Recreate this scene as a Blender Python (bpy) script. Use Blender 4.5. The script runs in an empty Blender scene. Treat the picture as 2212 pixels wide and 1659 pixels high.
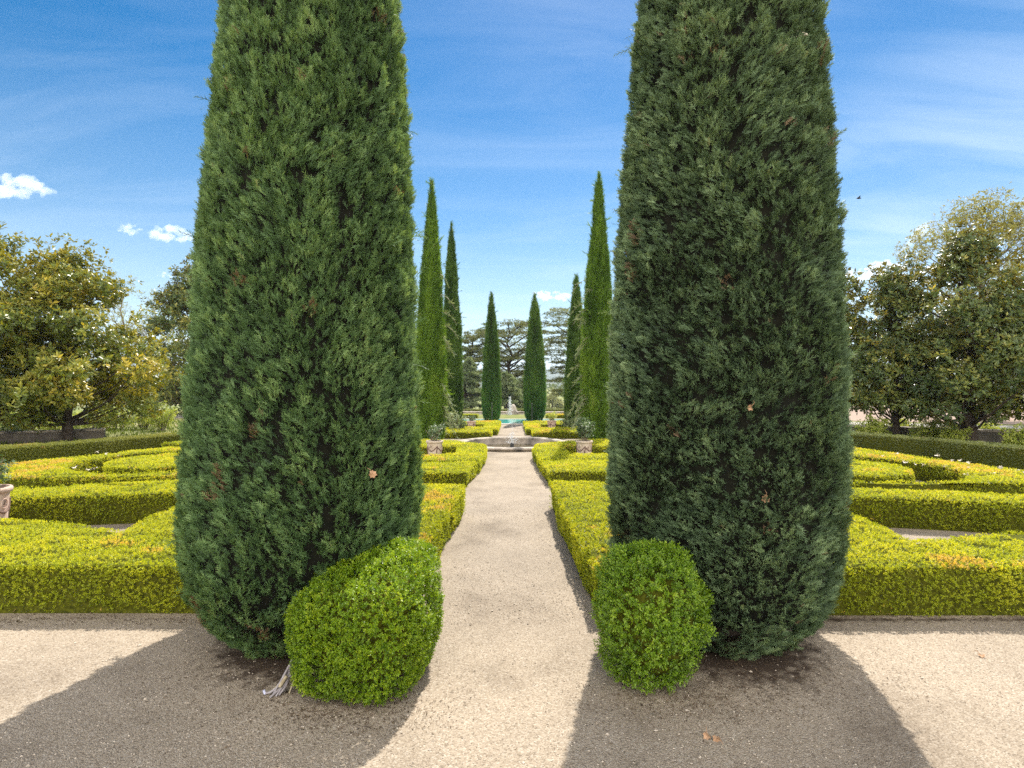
import bpy, bmesh, math, random
import numpy as np
from mathutils import Vector, Matrix

random.seed(7)
R = math.radians
scene = bpy.context.scene
COL = scene.collection
CAM_H = 2.0
F = 1232.0            # focal length in units of a 2212 px wide frame


# ------------------------------------------------------------------ helpers
def norm(v):
    return v / np.maximum(np.linalg.norm(v, axis=-1, keepdims=True), 1e-9)


def hash3(ix, iy, iz, seed):
    h = (ix * 73856093) ^ (iy * 19349663) ^ (iz * 83492791) ^ (seed * 2654435761 & 0x7fffffff)
    h = (h ^ (h >> 13)) * 1274126177
    h = h & 0x7fffffff
    h = (h ^ (h >> 15)) & 0xffff
    return h / 65535.0


def noise3(P, freq, seed=0):
    """value noise in 0..1 for points P (N,3)"""
    Q = np.asarray(P, float) * freq
    i = np.floor(Q).astype(np.int64)
    f = Q - i
    f = f * f * (3 - 2 * f)
    out = 0
    for dx in (0, 1):
        wx = f[:, 0] if dx else 1 - f[:, 0]
        for dy in (0, 1):
            wy = f[:, 1] if dy else 1 - f[:, 1]
            for dz in (0, 1):
                wz = f[:, 2] if dz else 1 - f[:, 2]
                out = out + wx * wy * wz * hash3(i[:, 0] + dx, i[:, 1] + dy, i[:, 2] + dz, seed)
    return out


class G:
    """collects geometry for ONE mesh object"""
    def __init__(self):
        self.v, self.t, self.f, self.n = [], [], [], 0

    def add(self, verts, faces, mat=0, tint=0.5, smooth=False):
        verts = np.asarray(verts, np.float32).reshape(-1, 3)
        faces = np.asarray(faces, np.int64)
        t = np.broadcast_to(np.asarray(tint, np.float32), (len(verts),))
        self.v.append(verts)
        self.t.append(t)
        self.f.append((faces + self.n, mat, smooth))
        self.n += len(verts)

    def mesh(self, name, mats):
        me = bpy.data.meshes.new(name)
        V = np.concatenate(self.v)
        me.vertices.add(len(V))
        me.vertices.foreach_set('co', V.ravel())
        loops = np.concatenate([f.ravel() for f, m, s in self.f]).astype(np.int32)
        tot = np.concatenate([np.full(len(f), f.shape[1], np.int32) for f, m, s in self.f])
        mi = np.concatenate([np.full(len(f), m, np.int32) for f, m, s in self.f])
        sm = np.concatenate([np.full(len(f), s, bool) for f, m, s in self.f])
        st = np.concatenate([[0], np.cumsum(tot)[:-1]]).astype(np.int32)
        me.loops.add(len(loops))
        me.loops.foreach_set('vertex_index', loops)
        me.polygons.add(len(tot))
        me.polygons.foreach_set('loop_start', st)
        me.polygons.foreach_set('material_index', mi)
        me.polygons.foreach_set('use_smooth', sm)
        a = me.attributes.new('tint', 'FLOAT', 'POINT')
        a.data.foreach_set('value', np.concatenate(self.t).astype(np.float32))
        for m in mats:
            me.materials.append(m)
        me.update(calc_edges=True)
        me.validate()
        return me

    def build(self, name, mats, parent=None, loc=None):
        if not isinstance(mats, (list, tuple)):
            mats = [mats]
        o = bpy.data.objects.new(name, self.mesh(name, mats))
        COL.objects.link(o)
        if parent is not None:
            o.parent = parent
        if loc is not None:
            o.location = loc
        return o


def tag(o, label=None, cat=None, group=None, kind=None):
    if label:
        o['label'] = label
    if cat:
        o['category'] = cat
    if group:
        o['group'] = group
    if kind:
        o['kind'] = kind
    return o


def thing(name, label, cat, loc=(0, 0, 0), group=None):
    o = bpy.data.objects.new(name, None)
    o.empty_display_size = .2
    COL.objects.link(o)
    o.location = loc
    return tag(o, label, cat, group)


def tube(g, pts, rad, seg=8, mat=0, tint=.5, cap=True):
    pts = np.asarray(pts, float)
    n = len(pts)
    rad = np.broadcast_to(np.asarray(rad, float), (n,))
    T = norm(np.gradient(pts, axis=0))
    ref = np.array([0.31, 0.17, 0.93])
    A = norm(np.cross(T, ref))
    B = np.cross(T, A)
    ang = np.linspace(0, 2 * np.pi, seg, endpoint=False)
    V = pts[:, None, :] + rad[:, None, None] * (np.cos(ang)[None, :, None] * A[:, None, :] + np.sin(ang)[None, :, None] * B[:, None, :])
    i = np.arange(n - 1)[:, None] * seg
    j = np.arange(seg)[None, :]
    k = (j + 1) % seg
    Fq = np.stack([i + j, i + k, i + seg + k, i + seg + j], -1).reshape(-1, 4)
    g.add(V.reshape(-1, 3), Fq, mat, tint, True)
    if cap:
        g.add(V[-1], np.arange(seg)[None, :], mat, tint)
        g.add(V[0], np.arange(seg)[None, ::-1], mat, tint)


def lathe(g, prof, seg=48, mat=0, tint=.5, smooth=True, c=(0, 0, 0), close=False):
    prof = np.asarray(prof, float)
    n = len(prof)
    ang = np.linspace(0, 2 * np.pi, seg, endpoint=False)
    V = np.stack([prof[:, 0][:, None] * np.cos(ang), prof[:, 0][:, None] * np.sin(ang), np.repeat(prof[:, 1][:, None], seg, 1)], -1) + np.array(c)
    i = np.arange(n - 1)[:, None] * seg
    j = np.arange(seg)[None, :]
    k = (j + 1) % seg
    Fq = np.stack([i + j, i + k, i + seg + k, i + seg + j], -1).reshape(-1, 4)
    g.add(V.reshape(-1, 3), Fq, mat, tint, smooth)


def box(g, x0, x1, y0, y1, z0, z1, mat=0, tint=.5):
    v = [(x0, y0, z0), (x1, y0, z0), (x1, y1, z0), (x0, y1, z0), (x0, y0, z1), (x1, y0, z1), (x1, y1, z1), (x0, y1, z1)]
    f = [(3, 2, 1, 0), (4, 5, 6, 7), (0, 1, 5, 4), (1, 2, 6, 5), (2, 3, 7, 6), (3, 0, 4, 7)]
    g.add(v, f, mat, tint)


def perp(D, rng):
    r = rng.normal(size=D.shape)
    return norm(np.cross(D, r))


def leaves(g, P, D, S, L, W, mat, tint, fold=.18):
    """one kite-shaped folded leaf per point"""
    P, D, S = map(np.asarray, (P, D, S))
    N = np.cross(D, S)
    L = np.broadcast_to(np.asarray(L, float), (len(P),))[:, None]
    W = np.broadcast_to(np.asarray(W, float), (len(P),))[:, None]
    a = P
    b = P + D * L * .55 + S * W * .5 + N * W * fold
    c = P + D * L
    d = P + D * L * .55 - S * W * .5 + N * W * fold
    V = np.stack([a, b, c, d], 1).reshape(-1, 3)
    g.add(V, np.arange(len(V)).reshape(-1, 4), mat, np.repeat(tint, 4))


def shoots(g, P, D, nl, ll, sl, rng, mat, tint, jit=.12, width=.5, spread=.75):
    """leafy shoots: nl leaves along an axis D of length sl"""
    n = len(P)
    A = perp(D, rng)
    B = np.cross(D, A)
    for k in range(nl):
        t = (k + .6) / nl
        ang = k * 2.4 + rng.uniform(0, 6.28, n)
        out = np.cos(ang)[:, None] * A + np.sin(ang)[:, None] * B
        ld = norm(D * (1.05 - spread * (1 - .35 * t)) + out * spread + rng.normal(size=(n, 3)) * .18)
        s = norm(np.cross(ld, D + rng.normal(size=(n, 3)) * .35))
        leaves(g, P + D * (sl * t), ld, s, ll * rng.uniform(.75, 1.2, n), ll * width * rng.uniform(.8, 1.15, n), mat,
               np.clip(tint + rng.normal(size=n) * jit + .12 * (t - .5), 0, 1))


def sprays(g, P, D, rng, L, nb, w, mat, tint, jit=.08, bl=.5):
    """flat feathery conifer sprays made of slim triangles"""
    n = len(P)
    S = perp(D, rng)
    L = np.broadcast_to(np.asarray(L, float), (n,))[:, None]
    wv = np.broadcast_to(np.asarray(w, float), (n,))[:, None]
    N = np.cross(D, S)
    curl = rng.normal(size=(n, 1)) * .12
    tv = np.clip(tint + rng.normal(size=n) * jit, 0, 1)
    V = [np.stack([P - S * wv * .5, P + S * wv * .5, P + D * L + N * L * curl], 1)]
    for k in range(nb):
        t = .12 + .8 * (k + .3) / nb
        sg = 1 if k % 2 else -1
        base = P + D * L * t + N * L * curl * t * t
        d = norm(D * .8 + S * sg * rng.uniform(.45, .85, (n, 1)) + N * rng.normal(size=(n, 1)) * .3)
        ln = L * bl * (1.05 - .65 * t) * rng.uniform(.7, 1.2, (n, 1))
        q = np.cross(d, N) * wv * .55
        V.append(np.stack([base - q, base + q, base + d * ln], 1))
    V = np.concatenate(V, 1).reshape(-1, 3)
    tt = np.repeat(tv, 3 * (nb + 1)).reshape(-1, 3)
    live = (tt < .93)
    tt = np.where(live, np.clip(tt + np.array([-.16, -.16, .14]), 0, .92), tt)  # paler young tips; bases darkened, depth contrast put into the tint
    g.add(V, np.arange(len(V)).reshape(-1, 3), mat, tt.ravel())


# ------------------------------------------------------------------ materials
def new_mat(name):
    m = bpy.data.materials.new(name)
    m.use_nodes = True
    nt = m.node_tree
    for n in list(nt.nodes):
        if n.type != 'OUTPUT_MATERIAL':
            nt.nodes.remove(n)
    return m, nt, nt.nodes['Material Output']


def nd(nt, t, **kw):
    n = nt.nodes.new(t)
    for k, v in kw.items():
        if k.startswith('i_'):
            n.inputs[k[2:].replace('_', ' ')].default_value = v
        else:
            setattr(n, k, v)
    return n


def ramp(nt, stops):
    r = nt.nodes.new('ShaderNodeValToRGB')
    el = r.color_ramp.elements
    while len(el) > 1:
        el.remove(el[-1])
    el[0].position, el[0].color = stops[0][0], (*stops[0][1], 1)
    for p, c in stops[1:]:
        e = el.new(p)
        e.color = (*c, 1)
    return r


def leaf_mat(name, stops, trans=.35, rough=.5, spec=.35, tcol=(1.15, 1.1, .55), back=None):
    m, nt, out = new_mat(name)
    at = nd(nt, 'ShaderNodeAttribute', attribute_name='tint')
    rp = ramp(nt, stops)
    nt.links.new(at.outputs['Fac'], rp.inputs[0])
    col = rp.outputs[0]
    if back:
        geo = nd(nt, 'ShaderNodeNewGeometry')
        mx = nd(nt, 'ShaderNodeMix', data_type='RGBA')
        nt.links.new(geo.outputs['Backfacing'], mx.inputs[0])
        nt.links.new(col, mx.inputs[6])
        mx.inputs[7].default_value = (*back, 1)
        col = mx.outputs[2]
    p = nd(nt, 'ShaderNodeBsdfPrincipled')
    p.inputs['Roughness'].default_value = rough
    p.inputs['Specular IOR Level'].default_value = spec
    nt.links.new(col, p.inputs['Base Color'])
    tr = nd(nt, 'ShaderNodeBsdfTranslucent')
    mul = nd(nt, 'ShaderNodeMix', data_type='RGBA', blend_type='MULTIPLY')
    mul.inputs[0].default_value = 1
    nt.links.new(col, mul.inputs[6])
    mul.inputs[7].default_value = (*tcol, 1)
    nt.links.new(mul.outputs[2], tr.inputs[0])
    ms = nd(nt, 'ShaderNodeMixShader')
    ms.inputs[0].default_value = trans
    nt.links.new(p.outputs[0], ms.inputs[1])
    nt.links.new(tr.outputs[0], ms.inputs[2])
    nt.links.new(ms.outputs[0], out.inputs[0])
    return m


def noise_mat(name, c0, c1, scale=6, rough=.85, bump=.0, bscale=40, spec=.25, extra=None, detail=5, lo=.3, hi=.7):
    m, nt, out = new_mat(name)
    tc = nd(nt, 'ShaderNodeTexCoord')
    no = nd(nt, 'ShaderNodeTexNoise')
    no.inputs['Scale'].default_value = scale
    no.inputs['Detail'].default_value = detail
    nt.links.new(tc.outputs['Object'], no.inputs['Vector'])
    rp = ramp(nt, [(lo, c0), (hi, c1)])
    nt.links.new(no.outputs['Fac'], rp.inputs[0])
    p = nd(nt, 'ShaderNodeBsdfPrincipled')
    p.inputs['Roughness'].default_value = rough
    p.inputs['Specular IOR Level'].default_value = spec
    col = rp.outputs[0]
    if extra:
        n2 = nd(nt, 'ShaderNodeTexNoise')
        n2.inputs['Scale'].default_value = extra[1]
        n2.inputs['Detail'].default_value = 6
        nt.links.new(tc.outputs['Object'], n2.inputs['Vector'])
        r2 = ramp(nt, [(extra[2], (0, 0, 0)), (extra[3], (1, 1, 1))])
        nt.links.new(n2.outputs['Fac'], r2.inputs[0])
        mx = nd(nt, 'ShaderNodeMix', data_type='RGBA')
        nt.links.new(r2.outputs[0], mx.inputs[0])
        nt.links.new(col, mx.inputs[6])
        mx.inputs[7].default_value = (*extra[0], 1)
        col = mx.outputs[2]
    nt.links.new(col, p.inputs['Base Color'])
    if bump:
        nb = nd(nt, 'ShaderNodeTexNoise')
        nb.inputs['Scale'].default_value = bscale
        nb.inputs['Detail'].default_value = 6
        nt.links.new(tc.outputs['Object'], nb.inputs['Vector'])
        b = nd(nt, 'ShaderNodeBump')
        b.inputs['Strength'].default_value = bump
        b.inputs['Distance'].default_value = .02
        nt.links.new(nb.outputs['Fac'], b.inputs['Height'])
        nt.links.new(b.outputs[0], p.inputs['Normal'])
    nt.links.new(p.outputs[0], out.inputs[0])
    return m


def gravel_mat():
    m, nt, out = new_mat('pale_gravel')
    tc = nd(nt, 'ShaderNodeTexCoord')
    L = nt.links.new
    v1 = nd(nt, 'ShaderNodeTexVoronoi')
    v1.inputs['Scale'].default_value = 130
    v2 = nd(nt, 'ShaderNodeTexVoronoi')
    v2.inputs['Scale'].default_value = 240
    for v in (v1, v2):
        L(tc.outputs['Object'], v.inputs['Vector'])
    sep = nd(nt, 'ShaderNodeSeparateColor')
    L(v1.outputs['Color'], sep.inputs[0])
    rp = ramp(nt, [(0, (.15, .12, .09)), (.13, (.34, .28, .215)), (.5, (.47, .40, .315)), (.82, (.57, .495, .40)), (1, (.72, .67, .59))])
    L(sep.outputs[0], rp.inputs[0])
    sep2 = nd(nt, 'ShaderNodeSeparateColor')
    L(v2.outputs['Color'], sep2.inputs[0])
    rp2 = ramp(nt, [(0, (.25, .205, .155)), (.3, (.44, .37, .285)), (1, (.58, .505, .41))])
    L(sep2.outputs[1], rp2.inputs[0])
    mx = nd(nt, 'ShaderNodeMix', data_type='RGBA')
    mx.inputs[0].default_value = .30
    L(rp.outputs[0], mx.inputs[6])
    L(rp2.outputs[0], mx.inputs[7])
    # broad worn / damp variation
    nz = nd(nt, 'ShaderNodeTexNoise')
    nz.inputs['Scale'].default_value = 1.1
    nz.inputs['Detail'].default_value = 7
    nz.inputs['Roughness'].default_value = .62
    L(tc.outputs['Object'], nz.inputs['Vector'])
    r3 = ramp(nt, [(.3, (.47, .44, .41)), (.47, (.665, .635, .60)), (.7, (.78, .745, .705))])
    L(nz.outputs['Fac'], r3.inputs[0])
    m2 = nd(nt, 'ShaderNodeMix', data_type='RGBA', blend_type='MULTIPLY')
    m2.inputs[0].default_value = 1
    L(mx.outputs[2], m2.inputs[6])
    L(r3.outputs[0], m2.inputs[7])
    # fine dark crumbs
    nc = nd(nt, 'ShaderNodeTexNoise')
    nc.inputs['Scale'].default_value = 34
    nc.inputs['Detail'].default_value = 4
    L(tc.outputs['Object'], nc.inputs['Vector'])
    rc = ramp(nt, [(.62, (1, 1, 1)), (.72, (.55, .5, .45))])
    L(nc.outputs['Fac'], rc.inputs[0])
    m3 = nd(nt, 'ShaderNodeMix', data_type='RGBA', blend_type='MULTIPLY')
    m3.inputs[0].default_value = .8
    L(m2.outputs[2], m3.inputs[6])
    L(rc.outputs[0], m3.inputs[7])
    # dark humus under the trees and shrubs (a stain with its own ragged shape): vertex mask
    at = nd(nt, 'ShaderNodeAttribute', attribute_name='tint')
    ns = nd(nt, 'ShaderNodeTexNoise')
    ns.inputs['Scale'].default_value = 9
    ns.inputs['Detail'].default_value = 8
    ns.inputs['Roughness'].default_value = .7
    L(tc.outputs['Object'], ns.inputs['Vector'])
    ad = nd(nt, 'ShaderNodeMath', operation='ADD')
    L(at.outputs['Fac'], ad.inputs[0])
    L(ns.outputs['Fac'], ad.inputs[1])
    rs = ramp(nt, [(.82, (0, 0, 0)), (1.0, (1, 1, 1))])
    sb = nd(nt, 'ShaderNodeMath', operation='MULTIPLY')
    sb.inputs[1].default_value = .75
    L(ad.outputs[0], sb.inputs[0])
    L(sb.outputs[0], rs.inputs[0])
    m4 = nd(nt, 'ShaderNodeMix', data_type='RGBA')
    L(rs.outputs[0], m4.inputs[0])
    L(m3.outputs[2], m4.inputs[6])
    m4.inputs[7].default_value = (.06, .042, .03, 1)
    p = nd(nt, 'ShaderNodeBsdfPrincipled')
    p.inputs['Roughness'].default_value = .9
    p.inputs['Specular IOR Level'].default_value = .2
    L(m4.outputs[2], p.inputs['Base Color'])
    h = nd(nt, 'ShaderNodeMath', operation='ADD')
    L(v1.outputs['Distance'], h.inputs[0])
    hn = nd(nt, 'ShaderNodeMath', operation='MULTIPLY')
    hn.inputs[1].default_value = -4.0
    L(nz.outputs['Fac'], hn.inputs[0])
    L(hn.outputs[0], h.inputs[1])
    b = nd(nt, 'ShaderNodeBump', invert=True)
    b.inputs['Strength'].default_value = .8
    b.inputs['Distance'].default_value = .006
    L(h.outputs[0], b.inputs['Height'])
    L(b.outputs[0], p.inputs['Normal'])
    L(p.outputs[0], out.inputs[0])
    return m


def water_mat(name, col, rough=.04, bump=.15, scale=7):
    m, nt, out = new_mat(name)
    p = nd(nt, 'ShaderNodeBsdfPrincipled')
    p.inputs['Base Color'].default_value = (*col, 1)
    p.inputs['Roughness'].default_value = rough
    p.inputs['IOR'].default_value = 1.33
    tc = nd(nt, 'ShaderNodeTexCoord')
    no = nd(nt, 'ShaderNodeTexNoise')
    no.inputs['Scale'].default_value = scale
    no.inputs['Detail'].default_value = 3
    nt.links.new(tc.outputs['Object'], no.inputs['Vector'])
    b = nd(nt, 'ShaderNodeBump')
    b.inputs['Strength'].default_value = bump
    b.inputs['Distance'].default_value = .05
    nt.links.new(no.outputs['Fac'], b.inputs['Height'])
    nt.links.new(b.outputs[0], p.inputs['Normal'])
    nt.links.new(p.outputs[0], out.inputs[0])
    return m


def spray_mat():
    m, nt, out = new_mat('white_water')
    d = nd(nt, 'ShaderNodeBsdfTranslucent')
    d.inputs[0].default_value = (.9, .93, .96, 1)
    p = nd(nt, 'ShaderNodeBsdfPrincipled')
    p.inputs['Base Color'].default_value = (.9, .93, .96, 1)
    p.inputs['Roughness'].default_value = .2
    ms = nd(nt, 'ShaderNodeMixShader')
    ms.inputs[0].default_value = .5
    nt.links.new(p.outputs[0], ms.inputs[1])
    nt.links.new(d.outputs[0], ms.inputs[2])
    nt.links.new(ms.outputs[0], out.inputs[0])
    return m


def cloud_mat(name, dens, aniso=.5):
    m, nt, out = new_mat(name)
    v = nd(nt, 'ShaderNodeVolumePrincipled')
    v.inputs['Color'].default_value = (1, 1, 1, 1)
    v.inputs['Density'].default_value = dens
    v.inputs['Anisotropy'].default_value = aniso
    nt.links.new(v.outputs[0], out.inputs['Volume'])
    return m


M = {}
M['gravel'] = gravel_mat()
M['box_leaf'] = leaf_mat('box_leaf', [(0, (.11, .15, .008)), (.4, (.36, .43, .022)), (.72, (.60, .61, .035)), (.86, (.71, .66, .06)), (.95, (.70, .54, .08)), (1, (.66, .47, .13))],
                         trans=.5, rough=.42, spec=.35, tcol=(1.25, 1.1, .4))
M['shrub_leaf'] = leaf_mat('box_shrub_leaf', [(0, (.05, .11, .008)), (.45, (.19, .31, .012)), (.8, (.37, .46, .02)), (1, (.5, .56, .04))],
                           trans=.42, rough=.38, spec=.38, tcol=(1.2, 1.15, .4))
M['shrub_leaf_b'] = leaf_mat('box_shrub_leaf_green', [(0, (.045, .095, .012)), (.45, (.18, .31, .018)), (.8, (.31, .43, .03)), (1, (.46, .5, .05))],
                             trans=.4, rough=.32, spec=.5, tcol=(1.15, 1.15, .45))
M['cyp_l'] = leaf_mat('cypress_spray', [(0, (.018, .042, .018)), (.5, (.12, .215, .08)), (.85, (.28, .41, .15)), (.93, (.33, .42, .17)), (.95, (.17, .12, .065)), (1, (.20, .13, .075))],
                      trans=.25, rough=.55, spec=.3, tcol=(1.35, 1.15, .4))
M['cyp_r'] = leaf_mat('cypress_spray_blue', [(0, (.016, .034, .018)), (.5, (.12, .19, .095)), (.85, (.27, .37, .18)), (.93, (.32, .39, .18)), (.95, (.17, .12, .075)), (1, (.20, .135, .085))],
                      trans=.22, rough=.6, spec=.3, tcol=(1.3, 1.15, .45))
M['cyp_far'] = leaf_mat('slim_cypress_spray', [(0, (.035, .085, .016)), (.5, (.14, .25, .032)), (.85, (.24, .36, .045)), (1, (.32, .40, .1))],
                        trans=.35, rough=.55, spec=.25, tcol=(1.3, 1.2, .4))
M['cyp_dark'] = leaf_mat('dark_cypress_spray', [(0, (.03, .065, .02)), (.5, (.085, .16, .035)), (.85, (.15, .24, .045)), (1, (.22, .28, .08))],
                         trans=.28, rough=.55, spec=.25, tcol=(1.3, 1.2, .4))
M['droop'] = leaf_mat('pale_hanging_spray', [(0, (.12, .17, .08)), (1, (.33, .38, .20))], trans=.35, rough=.5, spec=.3)
M['magnolia'] = leaf_mat('magnolia_leaf', [(0, (.045, .075, .014)), (.5, (.17, .215, .035)), (.8, (.38, .35, .05)), (1, (.60, .46, .06))],
                         trans=.32, rough=.33, spec=.4, tcol=(1.4, 1.25, .3), back=(.27, .25, .045))
M['magnolia_dark'] = leaf_mat('dark_magnolia_leaf', [(0, (.035, .065, .022)), (.5, (.115, .165, .045)), (.8, (.26, .27, .055)), (1, (.46, .40, .08))],
                              trans=.28, rough=.32, spec=.45, tcol=(1.5, 1.2, .3), back=(.16, .15, .04))
M['spring'] = leaf_mat('spring_leaf', [(0, (.18, .18, .04)), (1, (.38, .35, .10))], trans=.4, rough=.5, spec=.3)
M['pale_spring'] = leaf_mat('pale_spring_leaf', [(0, (.20, .23, .09)), (1, (.38, .38, .20))], trans=.4, rough=.6, spec=.2)
M['rose'] = leaf_mat('bright_bush_leaf', [(0, (.2, .27, .04)), (.6, (.42, .48, .09)), (1, (.6, .6, .2))], trans=.45, rough=.45, spec=.3)
M['hedge_dark'] = leaf_mat('dark_hedge_leaf', [(0, (.05, .08, .025)), (.5, (.15, .18, .055)), (.85, (.25, .26, .09)), (1, (.34, .25, .12))], trans=.28, rough=.5, spec=.3)
M['hedge_mid'] = leaf_mat('mixed_hedge_leaf', [(0, (.06, .09, .02)), (.5, (.2, .22, .04)), (.85, (.34, .32, .06)), (1, (.42, .26, .10))], trans=.3, rough=.5, spec=.3)
M['cedar'] = leaf_mat('cedar_needle', [(0, (.07, .095, .04)), (.6, (.19, .21, .09)), (1, (.33, .32, .15))], trans=.3, rough=.6, spec=.2)
M['cedar_blue'] = leaf_mat('blue_cedar_needle', [(0, (.09, .13, .075)), (.6, (.24, .30, .17)), (1, (.40, .44, .25))], trans=.3, rough=.6, spec=.2)
M['citrus'] = leaf_mat('pot_plant_leaf', [(0, (.05, .09, .04)), (.6, (.13, .20, .09)), (1, (.30, .36, .22))], trans=.3, rough=.35, spec=.5)
M['grass'] = leaf_mat('grass_blade', [(0, (.06, .11, .012)), (1, (.19, .23, .03))], trans=.35, rough=.6, spec=.2)
M['core'] = noise_mat('shade_dark_twigs', (.003, .004, .002), (.010, .010, .005), 18, .95)  # cypress core, darkened to near black so crown gaps look deeply shaded
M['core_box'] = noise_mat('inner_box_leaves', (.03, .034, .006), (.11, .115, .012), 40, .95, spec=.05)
M['bark'] = noise_mat('grey_brown_bark', (.035, .026, .02), (.085, .065, .05), 14, .95, .6, 30)
M['pale_bark'] = noise_mat('pale_bark', (.14, .11, .085), (.26, .22, .17), 12, .95, .5, 30)
M['stone'] = noise_mat('weathered_stone', (.29, .245, .20), (.50, .435, .36), 5, .88, .5, 35, extra=((.10, .09, .08), 2.2, .5, .68))
M['wallstone'] = noise_mat('dark_wall_stone', (.10, .085, .07), (.22, .19, .155), 3, .9, .7, 14, extra=((.08, .075, .06), 1.6, .5, .7))
M['coping'] = noise_mat('pale_coping', (.42, .38, .34), (.62, .57, .52), 4, .8, .3, 25)
M['pot'] = noise_mat('pale_terracotta', (.45, .35, .26), (.62, .52, .42), 7, .85, .35, 40, extra=((.20, .13, .10), 5, .58, .70))
M['pot_pink'] = noise_mat('pink_terracotta', (.50, .34, .26), (.66, .52, .43), 7, .85, .3, 40, extra=((.28, .15, .11), 5, .58, .70))
M['relief'] = noise_mat('dark_relief', (.12, .07, .055), (.26, .17, .13), 20, .85)
M['soil'] = noise_mat('potting_soil', (.03, .022, .016), (.07, .05, .036), 30, .95, .5, 60)
M['basin_water'] = water_mat('brown_water', (.05, .04, .016), .05, .25, 9)
M['pool_water'] = water_mat('turquoise_water', (.06, .40, .36), .06, .12, 3)
M['foam'] = spray_mat()
M['dry_leaf'] = noise_mat('dry_leaf', (.30, .17, .09), (.48, .30, .18), 30, .8)
M['pale_leaf'] = noise_mat('bleached_leaf', (.55, .48, .38), (.75, .70, .60), 30, .8)
M['cord'] = noise_mat('pale_cord', (.26, .23, .24), (.40, .37, .38), 30, .7)
M['cane'] = noise_mat('split_cane', (.30, .24, .15), (.48, .41, .28), 40, .7)
M['tip'] = noise_mat('white_plastic', (.55, .58, .80), (.7, .72, .88), 30, .5)
M['metal'] = noise_mat('dark_metal', (.03, .03, .03), (.07, .07, .07), 20, .5)
M['twig'] = noise_mat('bare_twig', (.20, .15, .11), (.34, .27, .21), 30, .9)
M['litter'] = noise_mat('brown_litter', (.05, .035, .022), (.15, .10, .06), 20, .95)
M['chips'] = noise_mat('stone_chips', (.30, .24, .18), (.66, .58, .48), 60, .9)
M['lawn'] = noise_mat('lawn', (.10, .13, .02), (.22, .22, .05), 2.5, .9, .4, 60)
M['field_soil'] = noise_mat('ploughed_soil', (.27, .19, .145), (.36, .27, .205), 1.2, .95, .3, 8)
M['path'] = noise_mat('pale_track', (.32, .29, .25), (.42, .39, .34), 2, .95)
M['bird'] = noise_mat('dark_feather', (.01, .01, .012), (.03, .03, .035), 10, .6)


def ground_mat():
    m, nt, out = new_mat('field_ground')
    L = nt.links.new
    tc = nd(nt, 'ShaderNodeTexCoord')
    n1 = nd(nt, 'ShaderNodeTexNoise')
    n1.inputs['Scale'].default_value = .35
    n1.inputs['Detail'].default_value = 8
    L(tc.outputs['Object'], n1.inputs['Vector'])
    r1 = ramp(nt, [(.34, (.10, .15, .025)), (.5, (.20, .22, .06)), (.62, (.33, .28, .16))])
    L(n1.outputs['Fac'], r1.inputs[0])
    n2 = nd(nt, 'ShaderNodeTexVoronoi')
    n2.inputs['Scale'].default_value = .011
    L(tc.outputs['Object'], n2.inputs['Vector'])
    s = nd(nt, 'ShaderNodeSeparateColor')
    L(n2.outputs['Color'], s.inputs[0])
    r2 = ramp(nt, [(0, (.10, .14, .04)), (.4, (.20, .22, .07)), (.7, (.27, .24, .13)), (1, (.13, .19, .05))])
    L(s.outputs[0], r2.inputs[0])
    mx = nd(nt, 'ShaderNodeMix', data_type='RGBA')
    mx.inputs[0].default_value = .5
    L(r1.outputs[0], mx.inputs[6])
    L(r2.outputs[0], mx.inputs[7])
    p = nd(nt, 'ShaderNodeBsdfPrincipled')
    p.inputs['Roughness'].default_value = .95
    p.inputs['Specular IOR Level'].default_value = .1
    L(mx.outputs[2], p.inputs['Base Color'])
    b = nd(nt, 'ShaderNodeBump')
    b.inputs['Strength'].default_value = .5
    b.inputs['Distance'].default_value = .1
    nb = nd(nt, 'ShaderNodeTexNoise')
    nb.inputs['Scale'].default_value = 9
    L(tc.outputs['Object'], nb.inputs['Vector'])
    L(nb.outputs['Fac'], b.inputs['Height'])
    L(b.outputs[0], p.inputs['Normal'])
    L(p.outputs[0], out.inputs[0])
    return m


M['ground'] = ground_mat()
M['hills'] = noise_mat('wooded_hill', (.035, .05, .022), (.13, .13, .075), .012, .95, detail=10)

# ------------------------------------------------------------------ terrain
BC, BR = (0.0, 18.1), 1.8      # basin centre and radius


def terrain(x, y):
    q = np.maximum(np.maximum(y - 37, np.abs(x) - 60), 0)
    s = np.clip(q / 90, 0, 1)
    return -8 * s * s * (3 - 2 * s)


def make_ground():
    g = G()
    rr = np.array([1.68, 2.5, 4, 7, 11, 16, 22, 30, 38, 46, 55, 65, 76, 88, 100, 115, 130, 160, 220, 320, 500, 800, 1300, 2200, 3600, 5500.])
    n = 120
    a = np.linspace(0, 2 * np.pi, n, endpoint=False)
    X = BC[0] + rr[:, None] * np.cos(a)
    Y = BC[1] + rr[:, None] * np.sin(a)
    Z = terrain(X, Y) - .006
    V = np.stack([X, Y, Z], -1).reshape(-1, 3)
    i = np.arange(len(rr) - 1)[:, None] * n
    j = np.arange(n)[None, :]
    k = (j + 1) % n
    g.add(V, np.stack([i + j, i + k, i + n + k, i + n + j], -1).reshape(-1, 4), 0, .5, True)
    tag(g.build('ground', M['ground']), kind='structure')


make_ground()

STAINS = [(-1.66, 4.35, 1.05, .95), (1.70, 4.30, 1.05, .95), (-.98, 3.75, .75, .55), (.98, 3.8, .55, .45)]


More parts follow.
